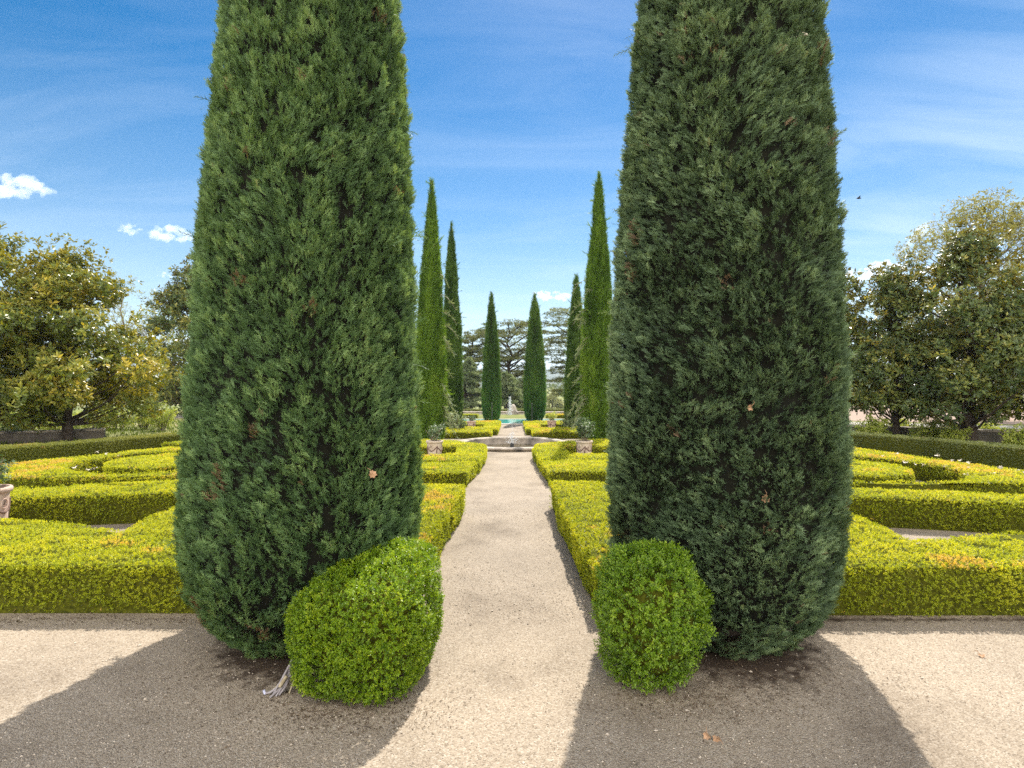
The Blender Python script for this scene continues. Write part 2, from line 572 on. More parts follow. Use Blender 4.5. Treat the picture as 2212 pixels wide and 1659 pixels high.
def make_gravel():
    """gravel sheet with a round hole for the basin; tint holds the humus stains"""
    x0, x1, y0, y1 = -9.6, 9.6, -9.0, 27.0
    bm = bmesh.new()
    nx, ny = 128, 240
    xs = np.linspace(x0, x1, nx + 1)
    ys = np.linspace(y0, y1, ny + 1)
    vid = {}
    hole = 1.9
    cell = []
    for j in range(ny):
        for i in range(nx):
            cx, cy = (xs[i] + xs[i + 1]) / 2, (ys[j] + ys[j + 1]) / 2
            if abs(cx - BC[0]) < hole and abs(cy - BC[1]) < hole:
                continue
            cell.append((i, j))
    for i, j in cell:
        q = []
        for a, b in ((i, j), (i + 1, j), (i + 1, j + 1), (i, j + 1)):
            if (a, b) not in vid:
                vid[(a, b)] = bm.verts.new((xs[a], ys[b], 0))
            q.append(vid[(a, b)])
        bm.faces.new(q)
    bm.verts.ensure_lookup_table()
    # bridge the square hole to a circle
    edge = [v for v in bm.verts if any(len(e.link_faces) == 1 for e in v.link_edges) and abs(v.co.x) < 3 and abs(v.co.y - BC[1]) < 3]
    edge.sort(key=lambda v: math.atan2(v.co.y - BC[1], v.co.x - BC[0]))
    ring = []
    for v in edge:
        a = math.atan2(v.co.y - BC[1], v.co.x - BC[0])
        ring.append(bm.verts.new((BC[0] + 1.68 * math.cos(a), BC[1] + 1.68 * math.sin(a), 0)))
    for k in range(len(edge)):
        m = (k + 1) % len(edge)
        bm.faces.new((edge[k], edge[m], ring[m], ring[k]))
    bmesh.ops.recalc_face_normals(bm, faces=bm.faces[:])
    me = bpy.data.meshes.new('gravel')
    bm.to_mesh(me)
    bm.free()
    if me.polygons[0].normal.z < 0:
        me.flip_normals()
    co = np.empty(len(me.vertices) * 3, np.float32)
    me.vertices.foreach_get('co', co)
    co = co.reshape(-1, 3)
    t = np.zeros(len(co))
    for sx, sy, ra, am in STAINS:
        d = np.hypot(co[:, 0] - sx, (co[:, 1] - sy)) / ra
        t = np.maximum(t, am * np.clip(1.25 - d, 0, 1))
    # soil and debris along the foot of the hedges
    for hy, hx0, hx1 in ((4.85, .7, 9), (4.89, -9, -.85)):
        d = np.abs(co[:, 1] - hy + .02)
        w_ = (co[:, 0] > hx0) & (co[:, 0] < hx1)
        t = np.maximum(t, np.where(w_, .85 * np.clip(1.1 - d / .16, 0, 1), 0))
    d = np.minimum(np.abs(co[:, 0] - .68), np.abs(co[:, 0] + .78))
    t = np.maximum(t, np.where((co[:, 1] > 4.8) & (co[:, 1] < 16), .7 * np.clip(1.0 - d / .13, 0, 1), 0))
    # gentle unevenness away from the basin
    far = np.clip(np.hypot(co[:, 0], co[:, 1] - BC[1]) - 3, 0, 1)
    co[:, 2] += far * .012 * (noise3(co, .9, 4) - .5) + .003
    me.vertices.foreach_set('co', co.ravel())
    a = me.attributes.new('tint', 'FLOAT', 'POINT')
    a.data.foreach_set('value', t.astype(np.float32))
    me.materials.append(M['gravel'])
    o = bpy.data.objects.new('gravel', me)
    COL.objects.link(o)
    tag(o, kind='structure')


make_gravel()


def sheet(name, pts, z, m, kind='structure'):
    g = G()
    g.add([(x, y, z) for x, y in pts], [list(range(len(pts)))], 0)
    return tag(g.build(name, m), kind=kind)


sheet('lawn', [(-9, 30.9), (9, 30.9), (9, 35.4), (-9, 35.4)], .006, M['lawn'])
sheet('field', [(17, 30), (24, 27), (60, 36), (60, 58), (24, 46), (15, 40)], .004, M['field_soil'])
sheet('track', [(13.5, 28.5), (22, 24.2), (40, 18), (40, 20.2), (23, 26.2), (14.2, 30.2)], .008, M['path'])
sheet('track', [(-40, 30), (-12, 33), (-12, 36), (-40, 33.5)], .006, M['path'])


def make_hills():
    g = G()
    na, nr = 260, 40
    az = np.linspace(R(-75), R(75), na)
    rr = np.linspace(1000, 4300, nr)
    A, RR = np.meshgrid(az, rr, indexing='ij')
    X, Y = RR * np.sin(A), RR * np.cos(A)
    P = np.stack([X, Y, X * 0], -1).reshape(-1, 3)
    n = (.6 * noise3(P, 1 / 700, 3) + .28 * noise3(P, 1 / 260, 4) + .12 * noise3(P, 1 / 90, 5)).reshape(X.shape)
    up = np.clip((RR - 1000) / 2600, 0, 1) * np.clip((4300 - RR) / 300, 0, 1)
    Z = -9 + up * (32 + 118 * n)
    V = np.stack([X, Y, Z], -1).reshape(-1, 3)
    i = np.arange(na - 1)[:, None] * nr
    j = np.arange(nr - 1)[None, :]
    g.add(V, np.stack([i + j, i + j + 1, i + nr + j + 1, i + nr + j], -1).reshape(-1, 4)[:, ::-1], 0, .5, True)
    tag(g.build('hills', M['hills']), kind='structure')


make_hills()


# ------------------------------------------------------------------ hedges
def in_poly(x, y, poly):
    c = np.zeros(len(x), bool)
    n = len(poly)
    for i in range(n):
        x1, y1 = poly[i]
        x2, y2 = poly[(i + 1) % n]
        if y1 == y2:
            continue
        c ^= ((y1 > y) != (y2 > y)) & (x < (x2 - x1) * (y - y1) / (y2 - y1) + x1)
    return c


def edge_dist(x, y, poly):
    d = np.full(len(x), 1e9)
    n = len(poly)
    for i in range(n):
        a = np.array(poly[i])
        b = np.array(poly[(i + 1) % n])
        ab = b - a
        t = np.clip(((x - a[0]) * ab[0] + (y - a[1]) * ab[1]) / max(ab @ ab, 1e-9), 0, 1)
        d = np.minimum(d, np.hypot(x - a[0] - t * ab[0], y - a[1] - t * ab[1]))
    return d


def area(poly):
    p = np.array(poly)
    q = np.roll(p, -1, 0)
    return .5 * np.sum(p[:, 0] * q[:, 1] - q[:, 0] * p[:, 1])


def inset(poly, d):
    p = np.array(poly, float)
    n = len(p)
    out = []
    for i in range(n):
        e1 = p[i] - p[i - 1]
        e2 = p[(i + 1) % n] - p[i]
        n1 = np.array([-e1[1], e1[0]]) / max(np.hypot(*e1), 1e-9)
        n2 = np.array([-e2[1], e2[0]]) / max(np.hypot(*e2), 1e-9)
        m = n1 + n2
        l = max(np.hypot(*m), .6)
        out.append(p[i] + m / l * d * min(1 / max(l / 2, .5), 1.5))
    return [tuple(q) for q in out]


def hedge(label, poly, h, shoot_n=550, ll=.018, nl=8, seed=1, mat='box_leaf', patch=.62, group='clipped box hedges of the parterre', wob=.03, side_mul=1.0,
          name='box_hedge', cat='hedge', dark=0.0, core=True):
    rng = np.random.default_rng(seed)
    if area(poly) < 0:
        poly = poly[::-1]
    # wavy outline
    g = G()
    xs = [p[0] for p in poly]
    ys = [p[1] for p in poly]
    A = area(poly)
    bb = (max(xs) - min(xs)) * (max(ys) - min(ys))
    # ---- top
    shoot_n *= 1.75
    ll *= .86
    n = int(shoot_n * bb)
    x = rng.uniform(min(xs), max(xs), n)
    y = rng.uniform(min(ys), max(ys), n)
    k = in_poly(x, y, poly)
    x, y = x[k], y[k]
    d = edge_dist(x, y, poly)
    P = np.stack([x, y, x * 0], 1)
    low = noise3(P, 1.3, seed + 11)
    mid = noise3(P, 5.5, seed + 12)
    dim = noise3(P * np.array([1, 1.6, 1]), 3.1, seed + 13)
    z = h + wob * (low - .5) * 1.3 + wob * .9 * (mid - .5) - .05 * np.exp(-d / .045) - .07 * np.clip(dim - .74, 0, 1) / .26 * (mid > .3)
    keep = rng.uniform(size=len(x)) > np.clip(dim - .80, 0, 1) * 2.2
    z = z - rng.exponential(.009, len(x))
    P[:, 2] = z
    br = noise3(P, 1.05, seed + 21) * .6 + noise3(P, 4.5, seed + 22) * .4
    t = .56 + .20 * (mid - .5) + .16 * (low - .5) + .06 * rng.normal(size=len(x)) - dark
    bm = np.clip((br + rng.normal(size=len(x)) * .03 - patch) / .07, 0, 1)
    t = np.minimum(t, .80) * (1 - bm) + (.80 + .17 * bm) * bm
    D = norm(np.stack([rng.normal(size=len(x)) * .55, rng.normal(size=len(x)) * .55, np.full(len(x), .9)], 1))
    P, D, t = P[keep], D[keep], t[keep]
    sl = ll * 1.7
    brm = t > .82
    for msk, j in ((~brm, .055), (brm, .03)):
        if msk.any():
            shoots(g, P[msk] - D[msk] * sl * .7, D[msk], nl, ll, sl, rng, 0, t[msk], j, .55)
    # ---- sides
    per = []
    for i in range(len(poly)):
        a = np.array(poly[i])
        b = np.array(poly[(i + 1) % len(poly)])
        ln = np.hypot(*(b - a))
        m = int(shoot_n * 1.25 * side_mul * ln * h)
        if m == 0:
            continue
        u = rng.uniform(0, 1, m)
        v = rng.uniform(0, 1, m) ** .9
        nrm = np.array([(b - a)[1], -(b - a)[0]]) / ln
        q = a + (b - a) * u[:, None]
        Q = np.stack([q[:, 0], q[:, 1], v * h], 1)
        md = noise3(Q, 5.0, seed + 31)
        bl = noise3(Q, 1.6, seed + 32)
        off = .05 * (md - .5) + .05 * (bl - .5) - .03 * np.exp(-(h - Q[:, 2]) / .04) - .045 * np.exp(-Q[:, 2] / .09) - rng.exponential(.012, m)
        Q[:, :2] += nrm * off[:, None]
        kp = rng.uniform(size=m) > np.clip(.60 - md, 0, 1) * .45 + .62 * np.exp(-Q[:, 2] / .06)
        Dn = np.stack([np.full(m, nrm[0]), np.full(m, nrm[1]), np.full(m, .45)], 1) + rng.normal(size=(m, 3)) * .5
        Dn = norm(Dn)
        tt = .43 + .25 * (md - .5) + .34 * (noise3(Q * np.array([1, 1, .3]), 1.9, seed + 35) - .5) + .07 * rng.normal(size=m) + .12 * (v - .5) - dark  # sides tinted darker than the sunlit tops, side shade put into the colour
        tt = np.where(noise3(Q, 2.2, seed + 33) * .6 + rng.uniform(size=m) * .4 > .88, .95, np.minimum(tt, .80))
        Q, Dn, tt = Q[kp], Dn[kp], tt[kp]
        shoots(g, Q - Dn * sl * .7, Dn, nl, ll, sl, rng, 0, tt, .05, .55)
    # ---- inner twigs
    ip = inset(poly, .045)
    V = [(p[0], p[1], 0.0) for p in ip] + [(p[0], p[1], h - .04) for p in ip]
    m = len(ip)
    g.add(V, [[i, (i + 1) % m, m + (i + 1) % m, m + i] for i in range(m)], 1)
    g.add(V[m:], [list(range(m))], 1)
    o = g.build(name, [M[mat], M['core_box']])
    return tag(o, label, cat, group)


def arc(cx, cy, r, a0, a1, n):
    return [(cx + r * math.cos(R(a0 + (a1 - a0) * i / n)), cy + r * math.sin(R(a0 + (a1 - a0) * i / n))) for i in range(n + 1)]


# front blocks either side of the gravel path
hedge('large yellow-green box hedge front left of the path, V-shaped notch in its back',
      [(-.86, 4.89), (-.80, 6.35), (-.77, 7.4), (-.70, 8.1), (-.70, 8.7), (-1.5, 8.72), (-3.4, 8.25), (-4.26, 7.15), (-4.28, 6.68), (-4.1, 6.02), (-4.53, 6.2), (-5.13, 6.44), (-5.9, 6.58), (-8.0, 6.8), (-8.0, 4.89)],
      .45, 900, .0175, 8, 101, patch=.63)
hedge('large yellow-green box hedge front right of the path, browned in patches on top',
      [(.70, 4.85), (8.0, 4.85), (8.0, 6.4), (5.4, 6.02), (4.7, 5.85), (3.95, 5.65), (4.05, 6.2), (4.1, 6.93), (3.4, 8.2), (1.4, 9.0), (.60, 9.1), (.62, 7.4), (.66, 6.1)],
      .45, 900, .0175, 8, 102, patch=.63)
# second row, curved strips behind the front blocks
hedge('long box hedge strip behind the left front hedge, beside the pink pot',
      [(-9.4, 7.55), (-6.8, 7.80), (-4.83, 8.12), (-2.6, 8.95), (-2.6, 9.6), (-5.4, 9.15), (-7.4, 8.5), (-9.4, 8.2)], .45, 620, .021, 7, 103)
hedge('long box hedge strip behind the right front hedge',
      [(2.6, 8.7), (4.63, 7.9), (6.6, 7.45), (9, 7.0), (9, 7.7), (7.1, 8.0), (5.6, 8.35), (4.6, 8.75), (2.6, 9.4)], .45, 620, .021, 7, 104)
# ring parterres
cxl, cyl = -7.1, 12.0
hedge('broad flat box hedge with a round gap clipped in it, left side of the parterre',
      [(-10.9, 9.75), (-8.2, 9.76), (-5.9, 9.95), (-3.2, 10.3), (-3.2, 11.75)] + [(cxl + 1.8, cyl - .25)] + arc(cxl, cyl, 1.8, -12, -348, 22) + [(cxl + 1.8, cyl + .3), (-3.2, 12.4), (-3.2, 14.2), (-8.6, 14.2), (-9.4, 12.6)],
      .40, 430, .026, 6, 105, patch=.58)
hedge('round box hedge disc inside the ring-shaped gap on the left', arc(cxl, cyl, 1.2, 0, 345, 23), .40, 430, .026, 6, 106, patch=.58, name='box_disc')
cxr, cyr = 6.43, 11.07
hedge('broad flat box hedge with a round gap clipped in it, right side of the parterre',
      [(3.0, 9.5), (5.0, 9.3), (8.2, 9.2), (9.9, 9.0), (9.4, 10.5), (8.9, 12.4), (8.5, 14.3), (3.0, 14.3), (3.0, 11.5), (cxr - 1.9, cyr + .3)] + arc(cxr, cyr, 1.9, 168, -168, 22) + [(cxr - 1.9, cyr - .3), (3.0, 10.9)],
      .40, 430, .026, 6, 107, patch=.60)
hedge('round box hedge disc inside the ring-shaped gap on the right', arc(cxr, cyr, 1.13, 0, 345, 23), .40, 430, .026, 6, 108, patch=.58, name='box_disc')
hedge('small dark-faced box hedge behind the left ring hedge, beside the big left cypress',
      [(-9.35, 15.2), (-5.5, 15.2), (-5.5, 16.2), (-9.0, 16.2)], .40, 380, .03, 6, 109, dark=.12)
# middle blocks by the path
hedge('low box hedge with greyish top crossing behind the front left hedge',
      [(-.84, 10.8), (-.72, 12.2), (-4.2, 12.3), (-4.2, 10.9)], .32, 520, .023, 7, 110)
hedge('low box hedge crossing behind the front right hedge by the path',
      [(.69, 10.9), (.60, 12.5), (4.2, 12.5), (4.2, 10.9)], .32, 520, .023, 7, 111, patch=.6)
hedge('U-shaped box hedge around the planted pot, left of the round basin',
      [(-.69, 12.4), (-.62, 14.6), (-.72, 15.6), (-1.6, 16.5), (-2.3, 16.9), (-4.2, 16.7), (-4.2, 15.1), (-1.45, 15.1), (-1.35, 13.45), (-4.2, 13.45), (-4.2, 12.42)], .33, 430, .026, 6, 112)
hedge('U-shaped box hedge around the planted pot, right of the round basin',
      [(.60, 12.6), (4.2, 12.6), (4.2, 13.45), (1.42, 13.45), (1.36, 15.1), (4.2, 15.1), (4.2, 16.8), (2.4, 17.0), (1.6, 16.5), (.64, 15.6), (.52, 14.6)], .33, 430, .026, 6, 113)
# beyond the basin
for sgn, lab in ((-1, 'left'), (1, 'right')):
    s = sgn
    hedge('low box hedge block beyond the round basin on the %s of the far path' % lab,
          [(s * .52, 21.5), (s * .50, 26), (s * 4.6, 26), (s * 4.6, 24), (s * 1.15, 24), (s * 1.15, 22.4), (s * 4.6, 22.4), (s * 4.6, 20.2), (s * .72, 20.2), (s * .72, 21.5)],
          .26, 260, .035, 5, 114 + sgn, dark=-.02)
    hedge('thin dark-faced hedge behind the far %s cypress of the pool pair' % lab,
          [(s * 1.9, 31.6), (s * 5.5, 31.6), (s * 5.5, 32.4), (s * 1.9, 32.4)], .22, 200, .04, 5, 118 + sgn, dark=.1)

# tall dark hedges enclosing the garden
hedge('taller brown-green hedge running back on the left edge of the garden',
      [(-12.6, 10.0), (-11.3, 12.6), (-10.3, 14.35), (-9.3, 16.1), (-8.2, 18.4), (-7.0, 21), (-7.5, 21.2), (-8.8, 18.6), (-9.9, 16.4), (-10.9, 14.65), (-11.9, 12.9), (-13.2, 10.2)],
      .55, 430, .027, 6, 121, 'hedge_mid', patch=.66, group='tall hedges enclosing the garden')
hedge('taller grey-green shaded hedge running back on the right edge of the garden',
      [(12.6, 10.0), (11.35, 12.6), (10.75, 14.6), (9.8, 16.4), (8.6, 18.6), (7.2, 21), (7.7, 21.2), (9.1, 18.9), (10.35, 16.7), (11.3, 14.9), (11.95, 12.8), (13.2, 10.2)],
      .55, 430, .027, 6, 122, 'hedge_dark', patch=.7, group='tall hedges enclosing the garden')
hedge('low dark green hedge behind the stone edge at the far end of the lawn',
      [(-12, 38.2), (12, 38.2), (12, 39.2), (-12, 39.2)], .18, 110, .06, 5, 123, 'hedge_dark', patch=.9, group='tall hedges enclosing the garden')


# ------------------------------------------------------------------ box shrubs
def box_shrub(label, c, a, b, h, n, rot, count, seed, mat, sl, ll, slope=0.0, base=.75, rough=.04):
    rng = np.random.default_rng(seed)
    root = thing('box_shrub', label, 'shrub', (c[0], c[1], 0), 'clipped box shrubs at the foot of the cypresses')
    g = G()

    def surf(m, k=1.0):
        d = norm(rng.normal(size=(m, 3)))
        r = (np.abs(d[:, 0]) ** n + np.abs(d[:, 1]) ** n + np.abs(d[:, 2]) ** n) ** (-1 / n)
        p = d * r[:, None]
        nn = norm(np.sign(p) * np.abs(p) ** (n - 1) / np.array([a, b, h / 2]))
        q = p * np.array([a, b, h / 2]) * k
        u = (p[:, 2] + 1) / 2
        f = base + (1 - base) * np.clip(u / .45, 0, 1) ** .7
        q[:, 0] *= f
        q[:, 1] *= f
        q[:, 2] += h / 2
        q[:, 2] *= 1 + (slope * p[:, 0] + slope * 1.2 * p[:, 1]) * u
        cr, sr = math.cos(rot), math.sin(rot)
        Rm = np.array([[cr, sr, 0], [-sr, cr, 0], [0, 0, 1]])
        return q @ Rm, nn @ Rm, u

    P, N, u = surf(count)
    lump = noise3(P, 7, seed + 1)
    fine = noise3(P, 15, seed + 2)
    kp = rng.uniform(size=len(P)) > np.clip(.44 - fine * .6 - lump * .3, 0, 1) * 2.2
    P = P + N * (rough * 1.6 * (lump - .5) + rough * (fine - .5) - rng.exponential(rough * .55, len(P)))[:, None]
    kp &= P[:, 2] > .03 + .04 * rng.uniform(size=len(P))
    P, N, u, fine = P[kp], N[kp], u[kp], fine[kp]
    D = norm(N + np.array([0, 0, .5]) + rng.normal(size=N.shape) * .38)
    t = np.clip(.40 + .35 * (fine - .5) + .09 * rng.normal(size=len(P)) + .10 * (u - .5), 0, 1)
    shoots(g, P - D * sl * .4, D, 11, ll, sl, rng, 0, t, .1, .52)
    g.build('foliage', M[mat], root)
    # inner twig mass
    c2 = G()
    us = np.linspace(0.0, 1, 14)
    prof = []
    for uu in us:
        zz = uu * 2 - 1
        rr = max(1 - abs(zz) ** n, 0) ** (1 / n) * (base + (1 - base) * min(uu / .45, 1) ** .7) * .86
        prof.append((rr, .06 + uu * (h * .86 - .06)))
    lathe(c2, prof, 28, 0)
    for v in c2.v:
        v[:, 0] *= a
        v[:, 1] *= b
    for k in range(7):
        an = rng.uniform(0, 6.28)
        r0 = rng.uniform(.05, .45)
        p0 = np.array([math.cos(an) * a * r0, math.sin(an) * b * r0, -.01])
        p1 = p0 + np.array([math.cos(an) * .08, math.sin(an) * .08, .22])
        tube(c2, [p0, (p0 + p1) / 2 + .01, p1], [.013, .010, .008], 6, 1)
    c2.build('stem', [M['core_box'], M['twig']], root)
    return root


box_shrub('dense cube-like clipped box shrub, glossy yellow-green, at the foot of the left cypress', (-.965, 3.87), .42, .46, .79, 4.6, R(-8), 10500, 201, 'shrub_leaf', .034, .017, slope=.08, base=.92, rough=.032)
box_shrub('looser egg-shaped box shrub, deeper green with upright shoots, at the foot of the right cypress', (.935, 3.85), .325, .34, .895, 3.0, 0, 5200, 202, 'shrub_leaf_b', .06, .020, base=.82, rough=.075)


# ------------------------------------------------------------------ cypresses
def cypress(label, c, prof, mats, seed, zfine, dens, L, nb, w, up, nfreq, amp, lean=(0, 0), wisps=60, wl=.22, group=None, front_only=.45, cull=3.6, tbase=.50):
    """prof: list of (z, radius). Dense feathery crown below zfine, coarser above."""
    rng = np.random.default_rng(seed)
    root = thing('cypress_tree', label, 'tree', (c[0], c[1], 0), group)
    pz = np.array([p[0] for p in prof])
    pr = np.array([p[1] for p in prof])
    H = pz[-1]
    zz = np.linspace(0, H, 400)
    rad = np.interp(zz, pz, pr)
    rad = np.convolve(np.pad(rad, 4, 'edge'), np.ones(9) / 9, 'valid')
    g = G()

    def sample(n, z0, z1):
        w_ = rad * ((zz >= z0) & (zz < z1))
        cdf = np.cumsum(w_) / w_.sum()
        z = np.interp(rng.uniform(size=n), cdf, zz)
        r = np.interp(z, zz, rad)
        th = rng.uniform(0, 2 * np.pi, n)
        return z, r, th

    def lay(n, z0, z1, L_, nb_, w_, back):
        # one layer of sprays over the crown surface
        z, r, th = sample(n, z0, z1)
        # fewer sprays on the far side
        tocam = np.arctan2(-c[1], -c[0])
        away = np.cos(th - tocam) < -.25
        k = ~(away & (rng.uniform(size=n) > back))
        z, r, th = z[k], r[k], th[k]
        N = np.stack([np.cos(th), np.sin(th), np.full(len(z), .12)], 1)
        P = np.stack([r * np.cos(th), r * np.sin(th), z], 1)
        f1 = noise3(P * np.array([1, 1, nfreq[1]]), nfreq[0], seed + 1)
        f2 = noise3(P * np.array([1, 1, nfreq[1]]), nfreq[0] * 2.3, seed + 2)
        f3 = noise3(P * np.array([1, 1, .25]), 1.7, seed + 3)
        lump = .55 * f1 + .45 * f2
        k = rng.uniform(size=len(z)) > np.clip((.47 - lump) * cull, 0, .95)
        P, N, z, r, th, lump, f1, f2, f3 = (q[k] for q in (P, N, z, r, th, lump, f1, f2, f3))
        m = len(z)
        off = amp * 2.6 * (lump - .60) + amp * .5 * (f3 - .5) - rng.exponential(amp * .22, m)
        P = P + N * off[:, None]
        P[:, 0] += lean[0] * z
        P[:, 1] += lean[1] * z
        tang = np.stack([-np.sin(th), np.cos(th), th * 0], 1)
        sw = (noise3(P, 2.2, seed + 5) - .5)[:, None]
        D = N * rng.uniform(.35, .95, (m, 1)) + np.array([0, 0, 1.]) * (up * rng.uniform(.5, 1.2, (m, 1))) + tang * (sw * 1.5 + rng.normal(size=(m, 1)) * .35) + rng.normal(size=(m, 3)) * .16
        D = norm(D)
        t = tbase + .95 * (lump - .55) + .25 * (f3 - .5) + .10 * rng.normal(size=m)  # hollows between clumps tinted darker, gap shade put into the colour
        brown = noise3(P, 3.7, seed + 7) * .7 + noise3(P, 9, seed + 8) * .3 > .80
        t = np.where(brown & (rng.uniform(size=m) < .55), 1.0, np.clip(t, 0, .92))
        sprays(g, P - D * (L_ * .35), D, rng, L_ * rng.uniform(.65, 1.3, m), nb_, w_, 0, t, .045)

    A_f = 2 * np.pi * np.sum(rad[zz < zfine]) * (zz[1] - zz[0])
    lay(int(dens * A_f), 0.02, zfine, L, nb, w, front_only)
    if zfine < H:
        A_u = 2 * np.pi * np.sum(rad[zz >= zfine]) * (zz[1] - zz[0])
        lay(int(dens * .22 * A_u), zfine, H, L * 2.0, max(nb - 2, 4), w * 2.0, 1.0)
    # stray wisps on the outline
    z, r, th = sample(wisps, .4, H * .99)
    N = np.stack([np.cos(th), np.sin(th), th * 0], 1)
    r = np.maximum(r - amp * 1.1, 0)
    P = np.stack([r * np.cos(th) + lean[0] * z, r * np.sin(th) + lean[1] * z, z], 1)
    tang = np.stack([-np.sin(th), np.cos(th), th * 0], 1)
    D = norm(N * rng.uniform(.5, 1.0, (wisps, 1)) + np.array([0, 0, 1]) * rng.uniform(-.3, 1.0, (wisps, 1)) + tang * rng.normal(size=(wisps, 1)) * .3)
    for k in range(4):
        q = (k + rng.uniform(0, 1, (wisps, 1))) * .13
        sprays(g, P + D * wl * q * 1.2 + rng.normal(size=P.shape) * .012, norm(D + rng.normal(size=D.shape) * .28), rng, wl * rng.uniform(.35, .75, wisps), nb, w, 0, np.full(wisps, .55), .08, .42)
    g.build('crown', mats[0], root)
    # twiggy core, coloured near black as shade behind the gaps, and trunk
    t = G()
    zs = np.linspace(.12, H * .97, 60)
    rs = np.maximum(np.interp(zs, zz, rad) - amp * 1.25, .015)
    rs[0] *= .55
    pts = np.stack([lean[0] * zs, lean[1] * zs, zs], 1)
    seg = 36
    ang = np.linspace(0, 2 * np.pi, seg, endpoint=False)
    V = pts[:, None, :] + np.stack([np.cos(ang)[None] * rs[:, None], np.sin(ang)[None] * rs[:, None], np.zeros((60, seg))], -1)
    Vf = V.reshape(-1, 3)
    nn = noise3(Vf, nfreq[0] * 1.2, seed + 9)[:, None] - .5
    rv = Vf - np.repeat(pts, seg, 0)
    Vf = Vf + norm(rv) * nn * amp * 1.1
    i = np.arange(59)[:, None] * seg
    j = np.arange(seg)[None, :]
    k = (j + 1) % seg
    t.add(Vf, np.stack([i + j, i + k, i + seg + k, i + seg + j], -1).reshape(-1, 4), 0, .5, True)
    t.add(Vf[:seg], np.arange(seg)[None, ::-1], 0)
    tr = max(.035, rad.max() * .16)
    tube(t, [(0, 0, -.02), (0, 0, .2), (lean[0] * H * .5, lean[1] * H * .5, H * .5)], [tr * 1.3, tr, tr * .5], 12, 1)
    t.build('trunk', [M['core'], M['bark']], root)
    return root


PL = [(0, .50), (.10, .68), (.30, .81), (.6, .90), (1.0, .92), (2.1, .865), (3.6, .785), (5.1, .665), (6.8, .50), (8.4, .30), (9.6, .10), (10.0, .02)]
cypress('huge dense green cypress on the left of the path, feathery sprays swept upward', (-1.70, 4.68), PL, (M['cyp_l'],), 301, 5.5, 4600, .060, 7, .0062, .85, (11.5, .68), .055, (.018, 0), 90, .2, 'pair of huge cypresses framing the path', cull=4.3)
PR = [(0, .50), (.10, .68), (.30, .80), (.6, .87), (1.0, .90), (2.1, .89), (3.6, .81), (5.1, .69), (6.8, .50), (8.4, .30), (9.6, .10), (10.0, .02)]
cypress('huge dense bluish-green cypress on the right of the path, clumpy sprays with dark gaps', (1.71, 4.68), PR, (M['cyp_r'],), 302, 5.5, 4600, .056, 7, .0062, .5, (11.0, .9), .062, (.006, 0), 110, .2, 'pair of huge cypresses framing the path', cull=4.6)


def slim(H, rb, seed_taper=1.0):
    return [(0, rb * .72), (H * .03, rb * .92), (H * .12, rb), (H * .3, rb * .97), (H * .5, rb * .82), (H * .7, rb * .58), (H * .87, rb * .33), (H * .96, rb * .15), (H, .02)]


def slim_cyp(label, x, y, H, rb, seed, mat, wisps=70, lean=(0, 0), group='slim cypresses lining the far path', dens=760):
    return cypress(label, (x, y), slim(H, rb), (M[mat],), seed, H, dens, .25, 6, .018, 2.4, (3.6, .2), .04, lean, wisps, .30, group, .6, cull=1.6, tbase=.5)


A_ = slim_cyp('tall slim cypress with drooping pale shoots, tallest on the left behind the big left cypress', -2.72, 19.0, 8.75, .49, 311, 'cyp_far', 50, (.006, 0))
B_ = slim_cyp('slim dark cypress just right of the tallest left one, before the cedars', -2.48, 23.7, 8.6, .42, 312, 'cyp_dark', 60, (-.004, 0))
C_ = slim_cyp('tall bright green cypress with pale side shoots beside the big right cypress', 2.86, 19.0, 8.95, .53, 313, 'cyp_far', 55, (.004, 0))
D_ = slim_cyp('shorter dark cypress half hidden behind the tall bright green one on the right', 2.62, 23.7, 6.45, .42, 314, 'cyp_dark', 60, (.01, 0))
E_ = slim_cyp('narrow dark cypress standing left of the turquoise pool', -1.08, 30.0, 6.75, .46, 315, 'cyp_dark', 40, (0, 0), 'pair of cypresses before the pool', 560)
F_ = slim_cyp('narrow dark cypress standing right of the turquoise pool, with slightly wider foot', 1.20, 30.0, 6.65, .54, 316, 'cyp_dark', 50, (0, 0), 'pair of cypresses before the pool', 560)


def hanging_shoots(parent, side, r, seed, heights, H):
    """pale drooping shoots escaping from the crown of a slim cypress: a part of that tree"""
    rng = np.random.default_rng(seed)
    g = G()
    for z in heights:
        a = (0 if side > 0 else math.pi) + rng.normal() * .35 - .35 * side
        rr = np.interp(z / H, [0, .12, .3, .5, .7, 1], [.75 * r, r, r, .82 * r, .6 * r, .05])
        p = np.array([math.cos(a) * rr * .85, math.sin(a) * rr * .85, z])
        d = norm(np.array([math.cos(a), math.sin(a), rng.uniform(-.05, .5)]))
        ln = rng.uniform(.35, .75)
        pts = [p + d * ln * u + np.array([0, 0, -ln * .95 * u * u]) for u in np.linspace(0, 1, 7)]
        tube(g, pts, np.linspace(.007, .003, 7), 4, 1)
        n = 20
        u = rng.uniform(.1, 1, n)
        Pq = np.array([p + d * ln * q + np.array([0, 0, -ln * .95 * q * q]) for q in u])
        Dq = norm(d * .5 + np.array([0, 0, -.55]) * (u[:, None] + .3) + rng.normal(size=(n, 3)) * .4)
        sprays(g, Pq, Dq, rng, rng.uniform(.09, .2, n), 5, .016, 0, rng.uniform(.2, .9, n), .1)
    g.build('side_shoots', [M['droop'], M['twig']], parent)


